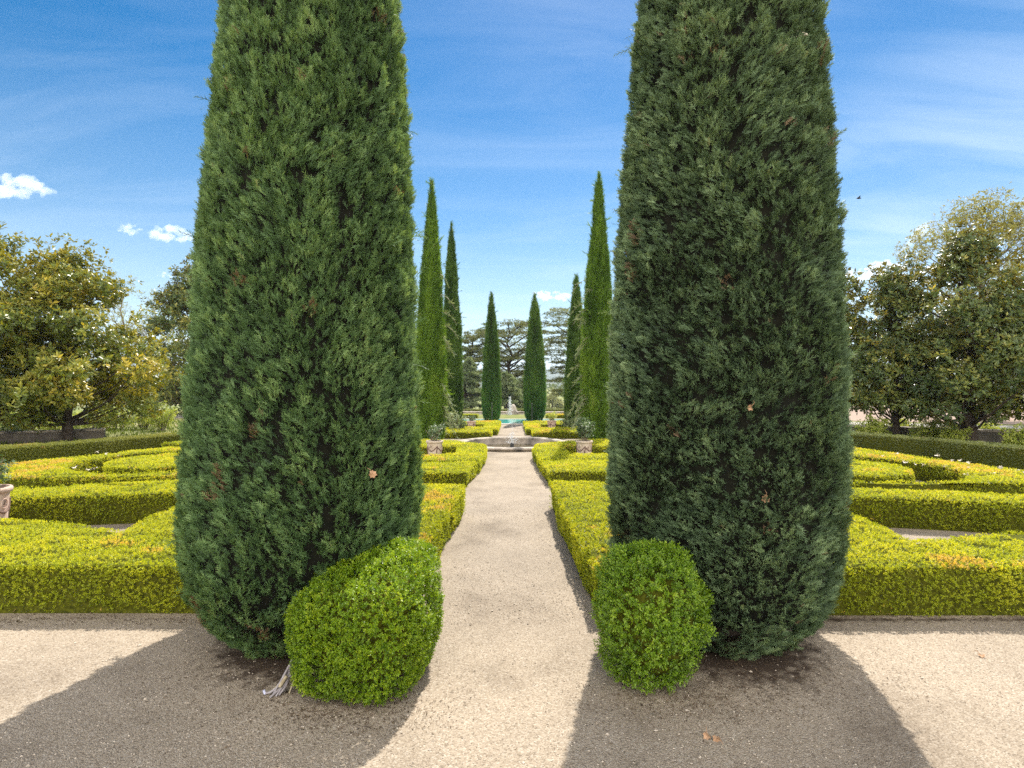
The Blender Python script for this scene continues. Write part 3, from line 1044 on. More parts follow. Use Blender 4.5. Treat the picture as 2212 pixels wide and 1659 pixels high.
hanging_shoots(A_, 1, .47, 51, [5.6, 4.9, 4.3, 3.9, 3.5, 3.4, 3.2, 2.4, 2.0, 1.6, 1.5, 1.35, 1.2, 1.15, 1.05, .95, .85, .7, .6], 8.75)
hanging_shoots(C_, -1, .50, 52, [5.4, 5.0, 4.6, 4.4, 4.2, 4.0, 3.5, 3.3, 2.6, 2.2, 1.8, 1.6, 1.5, 1.4, 1.3, 1.1, .9, .8], 8.95)


def dry_twig(label, p, pts, r, name='twig', m='twig'):
    g = G()
    tube(g, pts, np.linspace(r, r * .4, len(pts)), 5)
    return tag(g.build(name, M[m], None, p), label, 'twig')


# ------------------------------------------------------------------ broadleaf trees
def broad_tree(label, c, H, rad, zlow, trunk_r, seed, mat, nclump=46, whorl=90, nl=6, ll=.17, bark='bark', shape='cone', cr=.62, group=None, forks=3, sparse=0, name='magnolia_tree', fork_z=None):
    rng = np.random.default_rng(seed)
    z0 = float(terrain(np.array([c[0]]), np.array([c[1]]))[0])
    root = thing(name, label, 'tree', (c[0], c[1], z0), group)
    H = H - z0
    zlow = zlow - z0 if zlow > 0 else zlow
    # clump centres
    C = []
    tries = 0
    while len(C) < nclump and tries < 20000:
        tries += 1
        u = rng.uniform(0, 1)
        if shape == 'cone':
            prof = np.interp(u, [0, .12, .35, .6, .8, 1], [.72, .98, 1.0, .80, .50, .12])
        else:
            prof = np.interp(u, [0, .15, .45, .75, 1], [.55, .9, 1.0, .8, .2])
        th = rng.uniform(0, 2 * np.pi)
        q = rng.uniform(0, 1) ** .45
        z = zlow + cr * .5 + u * (H - zlow - cr * .9)
        r = max(prof * rad - cr * .55, .05) * q
        p = np.array([r * math.cos(th), r * math.sin(th), z])
        if all(np.linalg.norm((p - o) * np.array([1, 1, 1.25])) > cr * .72 for o in C):
            C.append(p)
    C = np.array(C)
    g = G()
    Pn, Dn, tn = [], [], []
    for cc in C:
        m = int(whorl * rng.uniform(.6, 1.3))
        d = norm(rng.normal(size=(m, 3)) * np.array([1, 1, .8]))
        rr = cr * rng.uniform(.75, 1.15) * rng.uniform(.35, 1, (m, 1)) ** .5
        p = cc + d * rr * np.array([1, 1, .72])
        out = norm(cc - np.array([0, 0, zlow + .3 * (H - zlow)]))
        Pn.append(p)
        Dn.append(norm(d + .5 * out + np.array([0, 0, .45]) + rng.normal(size=(m, 3)) * .3))
        tn.append(np.full(m, rng.normal() * .13) + rng.normal(size=m) * .12 + .48 + .1 * d[:, 2])
    # a few leading shoots above the top and beyond the sides
    k = 46 if not sparse else 20
    th = rng.uniform(0, 2 * np.pi, k)
    u = rng.uniform(.15, 1.0, k)
    prof = np.interp(u, [0, .12, .35, .6, .8, 1], [.72, 1.0, 1.02, .84, .55, .15]) * rad
    base = np.stack([prof * np.cos(th), prof * np.sin(th), zlow + u * (H - zlow)], 1)
    for b in base:
        m = 9
        dd = norm(np.array([b[0], b[1], (b[2] - zlow) * .8 + .3]))
        s = rng.uniform(-.25, .3, m)
        Pn.append(b + dd * s[:, None] + rng.normal(size=(m, 3)) * .1)
        Dn.append(norm(dd + rng.normal(size=(m, 3)) * .4))
        tn.append(.55 + rng.normal(size=m) * .15)
    P, D, t = np.concatenate(Pn), np.concatenate(Dn), np.clip(np.concatenate(tn), 0, 1)
    shoots(g, P, D, nl, ll, ll * .55, rng, 0, t, .1, .42, .85)
    g.build('crown', M[mat], root)
    tg = G()
    fz = fork_z if fork_z is not None else zlow + .12 * (H - zlow)
    top = H * .86
    lead = np.array([(rng.normal() * .04 * i, rng.normal() * .04 * i, z) for i, z in enumerate(np.linspace(-.05, top, 8))])
    lr = np.linspace(trunk_r, trunk_r * .14, 8)
    lr[0] *= 1.35
    tube(tg, lead, lr, 10)
    for i, cc in enumerate(C):
        zz_ = np.clip(cc[2] - .25 - .55 * np.hypot(cc[0], cc[1]), fz * .75, top * .92)
        sp = np.array([np.interp(zz_, lead[:, 2], lead[:, 0]), np.interp(zz_, lead[:, 2], lead[:, 1]), zz_])
        mid = (sp + cc) / 2 + np.array([0, 0, -.08 * np.linalg.norm(cc - sp)]) + rng.normal(size=3) * .06
        br = trunk_r * .30 * (1 - .6 * zz_ / H)
        tube(tg, [sp, (sp * .6 + mid * .4), mid, (mid + cc) / 2 + rng.normal(size=3) * .04, cc + rng.normal(size=3) * .05], np.linspace(br, br * .22, 5), 6, cap=False)
        if sparse:
            for q in range(6):
                e = cc + norm(rng.normal(size=3) + np.array([0, 0, .5])) * cr * rng.uniform(.7, 1.2)
                tube(tg, [mid, (mid + e) / 2 + rng.normal(size=3) * .05, e], [br * .25, br * .16, br * .06], 4, cap=False)
    tg.build('trunk', M[bark], root)
    return root


MG = 'magnolias along the garden edge'
broad_tree('large olive-gold magnolia cut by the left edge of the photo', (-17.1, 17.6), 7.1, 4.0, .45, .16, 401, 'magnolia', 92, 92, 6, .16, group=MG, cr=.64)
broad_tree('round olive-gold magnolia with forked trunk showing above the left hedge', (-14.75, 19.0), 6.5, 3.15, .5, .15, 402, 'magnolia', 84, 98, 6, .155, group=MG, cr=.58, fork_z=.75)
broad_tree('darker magnolia half hidden behind the big left cypress', (-18.9, 34.0), 9.2, 3.2, .1, .18, 403, 'magnolia_dark', 56, 84, 6, .21, group=MG, cr=.76)
broad_tree('narrow dark magnolia with single straight trunk next to the big right cypress', (12.8, 18.95), 6.1, 1.75, .85, .14, 404, 'magnolia_dark', 50, 72, 6, .145, group=MG, cr=.45, fork_z=.7)
broad_tree('wide dark magnolia with thick leaning trunk, second tree right of the big right cypress', (14.3, 17.9), 6.75, 2.5, .75, .22, 405, 'magnolia_dark', 70, 84, 6, .15, group=MG, cr=.54, fork_z=.5)
broad_tree('yellowish magnolia cut by the right edge of the photo', (16.7, 17.2), 6.4, 2.35, .85, .16, 406, 'magnolia', 60, 84, 6, .155, group=MG, cr=.55)
broad_tree('small dark tree with leaning stem right beside the big right cypress', (12.0, 20.6), 5.8, 1.35, .9, .09, 407, 'magnolia_dark', 30, 70, 6, .16, group=MG, cr=.48)
broad_tree('tall airy tree in bronze spring leaf rising behind the right magnolias', (24.8, 30.0), 12.0, 4.9, 3.0, .26, 408, 'spring', 84, 110, 5, .13, 'pale_bark', 'round', .95, None, sparse=1, name='spring_tree')
broad_tree('pale barely leafed tree between the two left magnolias and the left cypress', (-24, 38), 8.2, 2.6, 2.0, .16, 409, 'pale_spring', 26, 26, 4, .12, 'pale_bark', 'round', .85, None, sparse=1, name='spring_tree')
broad_tree('tall bare pale tree behind the round magnolia on the left', (-27.5, 40), 9.6, 3.0, 2.0, .18, 410, 'pale_spring', 26, 22, 4, .12, 'pale_bark', 'round', .95, None, sparse=1, name='spring_tree')
broad_tree('pale yellow-green willow-like tree in the meadow beyond the far right cypress', (10.6, 150), .4, 4.0, -7.2, .35, 411, 'pale_spring', 46, 70, 5, .38, 'bark', 'round', 1.2, None, name='willow_tree')
broad_tree('pale green round tree in the meadow beside the willow-like one', (17.5, 165), -.3, 3.6, -7.2, .3, 412, 'pale_spring', 40, 60, 5, .38, 'bark', 'round', 1.2, None, name='willow_tree')
broad_tree('olive-green round tree in the meadow behind the left cedar', (-14, 140), 1.4, 4.5, -7.0, .3, 413, 'spring', 40, 60, 5, .38, 'bark', 'round', 1.2, None, name='meadow_tree')


# ------------------------------------------------------------------ cedars
def cedar(label, c, H, rad, seed, mat, tiers, zlow, flat=True, trunk_r=.3, pads=5, tuft=.26, group='cedars beyond the lawn', per=95):
    rng = np.random.default_rng(seed)
    z0 = float(terrain(np.array([c[0]]), np.array([c[1]]))[0])
    root = thing('cedar_tree', label, 'tree', (c[0], c[1], z0), group)
    H = H - z0
    g, t = G(), G()
    lead = np.array([(rng.normal() * .05 * i, rng.normal() * .05 * i, z) for i, z in enumerate(np.linspace(-.1, H * .93, 8))])
    tube(t, lead, np.linspace(trunk_r, trunk_r * .3, 8), 9)
    for k in range(tiers):
        u = k / (tiers - 1)
        z = zlow + (H - zlow) * np.clip(u ** .9 + rng.normal() * .035, 0, 1)
        th = k * 2.4 + rng.normal() * .3
        if flat:
            rr = rad * np.interp(u, [0, .3, .7, .92, 1], [.55, .85, 1.0, .95, .6]) * rng.uniform(.7, 1.05)
        else:
            rr = rad * np.interp(u, [0, .2, 1], [.9, 1.0, .12]) * rng.uniform(.8, 1.1)
        dr = np.array([math.cos(th), math.sin(th), 0])
        zs = max(z - rr * (rng.uniform(.05, .4) if flat else -.05), .4)
        sp = np.array([np.interp(zs, lead[:, 2], lead[:, 0]), np.interp(zs, lead[:, 2], lead[:, 1]), min(zs, H * .9)])
        end = sp * np.array([1, 1, 0]) + dr * rr + np.array([0, 0, z + (0 if flat else -.25 * rr)])
        mid = sp * .5 + end * .5 + np.array([0, 0, .12 * rr if flat else .1 * rr])
        pts = [sp, sp * .55 + mid * .45, mid, mid * .5 + end * .5 + np.array([0, 0, .04 * rr]), end]
        tube(t, pts, np.linspace(trunk_r * .34, trunk_r * .07, 5), 5, cap=False)
        P = np.array(pts)
        for q in range(pads):
            s = np.interp((q + .6) / pads, [0, 1], [1.2, 4])
            i0 = int(min(math.floor(s), 3))
            pc = P[i0] * (1 - (s - i0)) + P[i0 + 1] * (s - i0)
            sd = np.array([-dr[1], dr[0], 0])
            pc = pc + sd * rng.normal() * rr * .22 + np.array([0, 0, rng.normal() * .17])
            pr = rr * rng.uniform(.13, .27) * (1.0 if flat else .8)
            m = int(per * rng.uniform(.6, 1.2))
            a = rng.uniform(0, 6.28, m)
            rad_ = np.sqrt(rng.uniform(0, 1, m)) * pr
            Q = pc + np.stack([np.cos(a) * rad_, np.sin(a) * rad_ * .85, rng.normal(size=m) * .05 - .10 * (rad_ / pr) ** 2 * pr], 1)
            D = norm(np.stack([np.cos(a), np.sin(a), rng.uniform(-.15, .9, m)], 1) + rng.normal(size=(m, 3)) * .35)
            sprays(g, Q, D, rng, tuft * rng.uniform(.6, 1.2, m), 5, tuft * .13, 0, np.clip(.5 + rng.normal(size=m) * .15 + rng.normal() * .12, 0, 1), .1)
    g.build('crown', M[mat], root)
    t.build('trunk', M['bark'], root)
    return root


cedar('broad flat-topped cedar spreading behind the two pool cypresses', (-.3, 60), 8.0, 4.8, 501, 'cedar', 40, 2.2, True, .27, 7)
cedar('thin dark cedar with bare trunk at the left of the flat-topped one', (-4.4, 62), 7.4, 2.1, 502, 'cedar', 26, 2.2, True, .2, 5)
cedar('layered cedar reaching out from behind the right slim cypresses', (6.6, 56), 8.8, 4.5, 503, 'cedar', 38, 2.0, True, .26, 7)
cedar('low bushy blue-green cedar in front of the thin one, left of the pool', (-4.3, 52), 4.0, 2.6, 504, 'cedar_blue', 34, .5, False, .2, 5, .3, per=110)
cedar('bushy blue-green young cedar between the two pool cypresses', (-.6, 50), 2.5, 1.9, 505, 'cedar_blue', 28, .4, False, .16, 5, .28, per=110)
cedar('young layered cedar filling in behind the left slim cypresses', (-7.2, 56), 5.0, 2.8, 506, 'cedar_blue', 30, .5, False, .2, 5, .3, per=100)
cedar('young pointed cedar right of the fountain jet', (1.7, 54), 3.4, 1.7, 507, 'cedar_blue', 24, .5, False, .16, 5, .28, per=90)


# ------------------------------------------------------------------ bushes beyond the hedges
def bush(label, c, r, h, seed, mat='rose', n=420, ll=.06, group='bright leafy bushes behind the hedges', twig='pale_bark', name='leafy_bush'):
    rng = np.random.default_rng(seed)
    root = thing(name, label, 'bush', (c[0], c[1], 0), group)
    g, t = G(), G()
    tips = []
    for k in range(16):
        a = rng.uniform(0, 6.28)
        q = rng.uniform(.2, 1)
        e = np.array([math.cos(a) * r * q, math.sin(a) * r * q * .8, h * rng.uniform(.55, 1.0) * (1.05 - .35 * q)])
        b = e * np.array([.25, .25, 0])
        tube(t, [b, b * .4 + e * .6 * np.array([.8, .8, 1]), e], [.014, .010, .004], 5, cap=False)
        tips.append((b, e))
    P, D = [], []
    for k in range(n):
        b, e = tips[rng.integers(len(tips))]
        u = rng.uniform(.3, 1.05)
        P.append(b * (1 - u) + e * u + rng.normal(size=3) * r * .13)
        D.append(rng.normal(size=3) + np.array([0, 0, .5]))
    P = np.array(P)
    P[:, 2] = np.maximum(P[:, 2], .05)
    shoots(g, P, norm(np.array(D)), 6, ll, ll * 1.2, rng, 0, np.clip(.5 + .2 * rng.normal(size=n), 0, 1), .12, .55, .9)
    g.build('foliage', M[mat], root)
    t.build('stem', M[twig], root)
    return root


def at(px, d):
    return (px - 1106) / F * d


for i, (px, d, r, h, lab) in enumerate([
        (1885, 18.6, .62, .95, 'airy yellow-green bush left of the straight magnolia trunk, behind the right hedge'),
        (2012, 18.2, .62, .85, 'airy yellow-green bush between the two right magnolia trunks'),
        (2062, 17.4, .38, .75, 'small yellow-green bush against the thick right magnolia trunk'),
        (2205, 15.6, .55, .9, 'yellow-green bush cut by the right edge of the photo'),
        (1945, 20.6, .5, .7, 'yellow-green bush behind the straight magnolia trunk on the right'),
        (2140, 20.5, .5, .55, 'low green bush on the far side of the right stone wall'),
        (120, 23.2, 1.0, 1.05, 'bright green spreading bush left of the forked magnolia trunk'),
        (60, 23.4, .9, 1.05, 'bright green bush near the low stone wall at the far left'),
        (205, 23.6, 1.0, 1.15, 'bright green bush just right of the forked magnolia trunk'),
        (255, 24.2, 1.0, 1.3, 'tall bright green bush in the middle of the left row'),
        (310, 24.4, 1.0, 1.3, 'bright green bush near the right end of the left row'),
        (350, 23.6, .7, 1.25, 'bright green bush with visible stems at the right end of the left row'),
        (18, 20.0, .8, 1.0, 'grey-green bush behind the trunk at the far left')]):
    bush(lab, (at(px, d), d), r, h, 600 + i, 'citrus' if 'grey-green' in lab else 'rose', 430, .07)

# weeping shoots at the foot of the slim cypresses were parts; low growth under the second left cypress
bush('loose pale drooping conifer bush between the two left slim cypresses', (-2.15, 21.6), .42, .9, 640, 'droop', 260, .07, None, 'twig', 'conifer_bush')
bush('loose pale drooping conifer bush at the foot of the right slim cypresses', (2.2, 22.2), .34, .8, 641, 'droop', 200, .07, None, 'twig', 'conifer_bush')


# ------------------------------------------------------------------ low stone walls
def stone_wall(label, p0, p1, h, th, seed, m='wallstone', name='stone_wall', cope=True):
    rng = np.random.default_rng(seed)
    p0, p1 = np.array(p0, float), np.array(p1, float)
    ln = np.linalg.norm(p1 - p0)
    d = (p1 - p0) / ln
    nn = np.array([-d[1], d[0]])
    root = thing(name, label, 'wall', ((p0 + p1)[0] / 2, (p0 + p1)[1] / 2, 0))
    g = G()
    nx, nz = max(int(ln / .12), 4), 6
    c = (p0 + p1) / 2
    for s in (-1, 1):
        U, Z = np.meshgrid(np.linspace(0, ln, nx + 1), np.linspace(-.02, h, nz + 1), indexing='ij')
        q = p0[None, None] + U[..., None] * d - c
        V = np.stack([q[..., 0], q[..., 1], Z], -1).reshape(-1, 3)
        o = th / 2 + .05 * (noise3(V + 31, 4, seed) - .5)
        V[:, 0] += nn[0] * s * o
        V[:, 1] += nn[1] * s * o
        i = np.arange(nx)[:, None] * (nz + 1)
        j = np.arange(nz)[None]
        Fq = np.stack([i + j, i + nz + 1 + j, i + nz + 2 + j, i + j + 1], -1).reshape(-1, 4)
        g.add(V, Fq if s < 0 else Fq[:, ::-1], 0)
    for e, s in ((p0, -1), (p1, 1)):
        q = [e - c + nn * th / 2, e - c - nn * th / 2]
        g.add([(q[0][0], q[0][1], -.02), (q[1][0], q[1][1], -.02), (q[1][0], q[1][1], h), (q[0][0], q[0][1], h)], [[0, 1, 2, 3]], 0)
    g.build('masonry', M[m], root)
    if cope:
        k = G()
        n = max(int(ln / .6), 1)
        for i in range(n):
            a, b = ln * i / n + .006, ln * (i + 1) / n - .006
            w = th / 2 + .05
            hz = .05 + rng.uniform(0, .02)
            cs = []
            for u, v in ((a, -w), (b, -w), (b, w), (a, w)):
                q = p0 + d * u + nn * v - c
                cs.append(q)
            V = [(q[0], q[1], h + .002) for q in cs] + [(q[0], q[1], h + hz) for q in cs]
            k.add(V, [(3, 2, 1, 0), (4, 5, 6, 7), (0, 1, 5, 4), (1, 2, 6, 5), (2, 3, 7, 6), (3, 0, 4, 7)], 0)
        k.build('coping', M['stone'], root)
    return root


stone_wall('low dark stone wall behind the right magnolia trunks', (17.6, 17.0), (11.6, 20.7), .42, .35, 71)
stone_wall('low grey stone wall end behind the left hedge near the photo edge', (-16.9, 18.3), (-14.2, 19.9), .34, .4, 72)
stone_wall('long low pale stone edge across the end of the lawn', (-11, 36.0), (11, 36.0), .10, .5, 73, 'coping')

# ------------------------------------------------------------------ round basin
root = thing('fountain_basin', 'round stone fountain basin with low moulded rim in the middle of the path', 'fountain', (BC[0], BC[1], 0))
g = G()
lathe(g, [(1.50, -.35), (1.50, -.04), (1.505, .04), (1.49, .075), (1.50, .105), (1.54, .118), (1.74, .118), (1.785, .105), (1.80, .08), (1.79, .055), (1.745, .04), (1.73, .0), (1.73, -.05), (1.67, -.1)], 96)
g.build('rim', M['stone'], root)
g = G()
lathe(g, [(1.50, -.35), (.8, -.36), (.001, -.36)], 48)
g.build('floor', M['soil'], root)
g = G()
box(g, -.06, .06, -.06, .06, -.36, .055)
box(g, -.035, .035, -.035, .035, .055, .075)
g.build('nozzle', M['metal'], root)
g = G()
lathe(g, [(1.497, -.115), (.75, -.115), (.001, -.115)], 64)
o = g.build('basin_water', M['basin_water'], None, (BC[0], BC[1], 0))
tag(o, kind='structure')


def jet(label, loc, h, r0, n, seed, drops, dsp, size, name='water_jet'):
    rng = np.random.default_rng(seed)
    g = G()
    for k in range(n):
        a = rng.uniform(0, 6.28)
        hh = h * rng.uniform(.55, 1)
        pts = []
        for u in np.linspace(0, 1, 9):
            rr = r0 * (.25 + 1.0 * u * u) * rng.uniform(.8, 1.2)
            pts.append((math.cos(a) * rr, math.sin(a) * rr, hh * u))
        tube(g, pts, np.linspace(size * .9, size * .25, 9), 5)
    P = rng.normal(size=(drops, 3)) * np.array([dsp, dsp, 0])
    P[:, 2] = rng.uniform(0, 1, drops) ** 1.4 * h * .95
    P[:, :2] *= (1.25 - P[:, 2] / h)[:, None]
    s = size * rng.uniform(.25, .8, drops)[:, None]
    oc = np.array([(1, 0, 0), (0, 1, 0), (-1, 0, 0), (0, -1, 0), (0, 0, 1.8), (0, 0, -1.8)])
    V = (P[:, None] + oc[None] * s[:, None]).reshape(-1, 3)
    fc = np.array([(0, 1, 4), (1, 2, 4), (2, 3, 4), (3, 0, 4), (1, 0, 5), (2, 1, 5), (3, 2, 5), (0, 3, 5)])
    g.add(V, (np.arange(drops)[:, None, None] * 6 + fc[None]).reshape(-1, 3), 0)
    o = g.build(name, M['foam'], None, loc)
    return tag(o, label, 'water jet')


jet('thin white water jet rising from the nozzle of the round basin', (BC[0], BC[1], .07), .36, .012, 5, 81, 150, .10, .012)
jet('tall thin thread of water above the basin nozzle', (BC[0], BC[1], .075), .80, .004, 1, 82, 60, .035, .006)

# far fountain with rock, beyond the lawn
root = thing('rock_fountain', 'rough stone block of the fountain standing behind the lawn', 'fountain', (0.05, 35.6, 0))
g = G()
V = []
lathe(g, [(.34, -.1), (.36, .10), (.30, .22), (.24, .38), (.16, .5), (.08, .56), (.001, .57)], 18)
for v in g.v:
    v += (norm(v) * (noise3(v.astype(float) + 9, 4.5, 8)[:, None] - .5) * .22).astype(np.float32)
g.build('rock', M['stone'], root)
jet('white splashing jet of the far fountain behind the lawn', (-.12, 35.0, .0), 1.2, .05, 5, 83, 260, .10, .022)

# ------------------------------------------------------------------ pool
root = thing('swimming_pool', 'turquoise pool with pale stone edge at the end of the path', 'pool', (0, 28.9, 0))
g = G()
x0, x1, y0, y1, cw = -6, 6, 27.1, 30.8, .28
for bx in ((x0, x1, y0, y0 + cw), (x0, x1, y1 - cw, y1), (x0, x0 + cw, y0 + cw, y1 - cw), (x1 - cw, x1, y0 + cw, y1 - cw)):
    box(g, bx[0], bx[1], bx[2] - 28.9, bx[3] - 28.9, -.03, .035)
g.build('coping', M['coping'], root)
g = G()
g.add([(x0 + cw, y0 + cw - 28.9, .02), (x1 - cw, y0 + cw - 28.9, .02), (x1 - cw, y1 - cw - 28.9, .02), (x0 + cw, y1 - cw - 28.9, .02)], [[0, 1, 2, 3]])
g.build('water', M['pool_water'], root)
for sx, lab in ((-1, 'left'), (1, 'right')):
    g = G()
    tube(g, [(0, 0, 0), (0, 0, .95)], [.018, .016], 8)
    tube(g, [(0, 0, .95), (0, .03, .99), (0, .35, .96), (0, .38, .4)], [.014] * 4, 6)
    tag(g.build('handrail', M['metal'], None, (sx * (1.02 if sx < 0 else 1.06) * .92 - .02, 27.25, .02)), 'thin dark handrail on the %s of the pool edge' % lab, 'rail', 'thin rails by the pool')
    g = G()
    box(g, -.28, .28, -.3, .3, 0, .1)
    box(g, -.24, .24, -.26, .26, .1, .14)
    tag(g.build('stone_slab', M['coping'], None, (sx * 1.08, 26.65, .006)), 'white stone slab at the %s end of the path before the pool' % lab, 'slab', 'white slabs before the pool')


# ------------------------------------------------------------------ pots and their plants
def pot(label, c, h, rt, mat, seed, rot=0):
    rng = np.random.default_rng(seed)
    root = thing('garden_pot', label, 'pot', (c[0], c[1], 0), 'garland pots in the parterre')
    root.rotation_euler = (0, 0, rot)
    g = G()
    rb = rt * .76
    pr = [(.001, 0), (rb * .98, 0), (rb, .02), (rb * 1.02, .05)]
    for u in np.linspace(.1, .86, 8):
        pr.append((rb + (rt * .93 - rb) * u ** 1.05, h * u))
    lathe(g, pr + [(rt * .93, h * .885)], 40)
    g.build('body', M[mat], root)
    g = G()
    lathe(g, [(rt * .931, h * .886), (rt * 1.0, h * .90), (rt * 1.04, h * .93), (rt * 1.04, h * .965), (rt * 1.0, h * .985), (rt * .90, h * .99), (rt * .86, h * .96), (rt * .84, h * .90)], 40)
    g.build('rim', M[mat], root)
    g = G()
    lathe(g, [(rt * .85, h * .925), (rt * .4, h * .945), (.001, h * .95)], 24)
    g.build('soil', M['soil'], root)
    # garland swags and medallions in relief, wrapped on the body
    g = G()

    def wall(a, z, e=.0):
        u = z / h
        r = rb + (rt * .93 - rb) * u ** 1.05 + e
        return (r * math.cos(a), r * math.sin(a), z)
    for k in range(4):
        a0 = k * math.pi / 2 + .25
        pts = [wall(a0 + s * math.pi / 2, h * (.74 - .20 * math.sin(math.pi * s)), .003) for s in np.linspace(0, 1, 15)]
        tube(g, pts, [.008 + .008 * math.sin(math.pi * s) for s in np.linspace(0, 1, 15)], 6)
        pts = [wall(a0 + .05 * math.sin(s * 9), h * (.76 - .48 * s), .002) for s in np.linspace(0, 1, 9)]
        tube(g, pts, np.linspace(.016, .006, 9), 6)
    g.build('garland', M['relief'], root)
    for k in range(4):
        g = G()
        a0 = k * math.pi / 2 + .25 + math.pi / 4
        ring = [wall(a0 + .22 * math.cos(q), h * .70 + h * .085 * math.sin(q), .003) for q in np.linspace(0, 2 * math.pi, 17)]
        tube(g, ring, [.006] * 17, 5)
        tube(g, [wall(a0 - .06, h * .67, .003), wall(a0, h * .74, .008), wall(a0 + .06, h * .67, .003)], [.008, .012, .008], 6)
        g.build('medallion', M[mat], root)
    return root


def pot_plant(label, c, z, r, h, seed, mat, n, ll, name='potted_plant', tw=True):
    rng = np.random.default_rng(seed)
    root = thing(name, label, 'plant', (c[0], c[1], z))
    g, t = G(), G()
    stems = []
    for k in range(13):
        a = k * 2.4
        e = np.array([math.cos(a) * r * rng.uniform(.35, .95), math.sin(a) * r * rng.uniform(.35, .95), h * rng.uniform(.5, 1)])
        b = np.array([math.cos(a) * .04, math.sin(a) * .04, -.04])
        tube(t, [b, b * .5 + e * .5 + np.array([0, 0, .04]), e], [.009, .007, .003], 5, cap=False)
        stems.append((b, e))
    P, D = [], []
    for k in range(n):
        b, e = stems[rng.integers(len(stems))]
        u = rng.uniform(.35, 1.04)
        P.append(b * (1 - u) + e * u + np.array([0, 0, .03]) + rng.normal(size=3) * r * .16)
        D.append(norm(e - b) + rng.normal(size=3) * .7)
    P = np.array(P)
    P[:, 2] = np.maximum(P[:, 2], .03)
    shoots(g, P, norm(np.array(D)), 6, ll, ll * .9, rng, 0, np.clip(.55 + .2 * rng.normal(size=n), 0, 1), .12, .5, .9)
    g.build('foliage', M[mat], root)
    t.build('stem', M['twig'], root)
    return root


pot('pink terracotta pot with garland relief cut by the left edge of the photo', (-6.55, 7.1), .70, .25, 'pot_pink', 91, .6)
pot_plant('leafy white-flecked plant in the pink pot at the left edge', (-6.55, 7.1), .66, .36, .42, 92, 'citrus', 210, .045)
pot('pale stone-coloured garland pot in the left hedge opening before the basin', (-1.94, 14.3), .55, .21, 'pot', 93, .2)
pot_plant('sparse leafy plant with bare twigs in the pale left pot by the basin', (-1.94, 14.3), .52, .26, .40, 94, 'citrus', 90, .055)
pot('pale stone-coloured garland pot in the right hedge opening before the basin', (1.81, 14.3), .55, .21, 'pot', 95, 1.3)
pot_plant('full rounded blue-green shrub in the pale right pot by the basin', (1.81, 14.3), .52, .27, .48, 96, 'citrus', 380, .05)
pot('small pinkish pot in the far left hedge beyond the basin', (-1.66, 23.2), .44, .19, 'pot_pink', 97, .4)
pot_plant('small wispy plant in the far left pot', (-1.66, 23.2), .41, .16, .2, 98, 'citrus', 50, .05)
pot('small pinkish pot in the far right hedge beyond the basin', (1.62, 23.2), .46, .19, 'pot_pink', 99, .9)
pot_plant('bright leafy plant in the far right pot', (1.62, 23.2), .43, .2, .27, 100, 'rose', 80, .055)

# ------------------------------------------------------------------ cords and canes by the left shrub
root = thing('cord_bundle', 'bundle of pale looped cords and canes beside the left box shrub', 'cords', (-1.49, 3.70, 0))
rng = np.random.default_rng(5)
g = G()
for k in range(7):
    a = np.array([.075 + rng.normal() * .012, .06 + rng.normal() * .01, .21 + rng.normal() * .01])
    b = np.array([.045 + rng.normal() * .02, .0 + rng.normal() * .02, .12 + rng.normal() * .02])
    e = np.array([.02 + rng.normal() * .05, -.06 + rng.normal() * .03, .008])
    m2 = (b + e) / 2 + rng.normal(size=3) * .012
    tube(g, [a, (a + b) / 2 + rng.normal(size=3) * .008, b, m2, e], [.0065] * 5, 7)
tube(g, [(.06, 0, .19), (.03, -.02, .13), (.01, -.03, .09), (-.01, -.05, .05), (-.05, -.06, .022), (-.085, -.06, .014)], [.0075] * 6, 8)
tube(g, [(.07 + .022 * math.sin(q), -.01, .13 - .034 * math.cos(q)) for q in np.linspace(0, 6.28, 15)], [.006] * 15, 6)
g.build('cord', M['cord'], root)
g = G()
tube(g, [(.04, -.03, .11), (.005, -.06, .055)], [.011, .011], 10)
tube(g, [(.02, -.01, .09), (-.07, -.05, .0)], [.005, .005], 6)
tube(g, [(.085, -.02, .08), (.06, -.05, .0)], [.005, .005], 6)
g.build('cane', M['cane'], root)
g = G()
tube(g, [(-.085, -.06, .012), (-.095, -.06, .034)], [.008, .008], 8)
g.build('cord_end', M['tip'], root)


# ------------------------------------------------------------------ dry leaves, twigs, litter
def dry_leaf(label, loc, size, rot, m='dry_leaf', group=None):
    g = G()
    n = 7
    a = np.linspace(0, 2 * np.pi, 2 * n, endpoint=False)
    rr = np.where(np.arange(2 * n) % 2 == 0, 1.0, .70) * size * .5
    V = np.stack([rr * np.cos(a), rr * np.sin(a), .18 * size * np.cos(2 * a)], 1)
    V = np.concatenate([[[0, 0, 0]], V])
    g.add(V, [[0, i + 1, (i + 1) % (2 * n) + 1] for i in range(2 * n)], 0)
    tube(g, [(0, 0, 0), (-size * .5, .02, .03), (-size * .8, .03, .01)], [.002, .0018, .001], 4)
    o = g.build('dry_leaf', M[m], None, loc)
    o.rotation_euler = rot
    return tag(o, label, 'leaf', group)


def at3(px, py, d):
    return (at(px, d), d, CAM_H - (py - 826) / F * d)


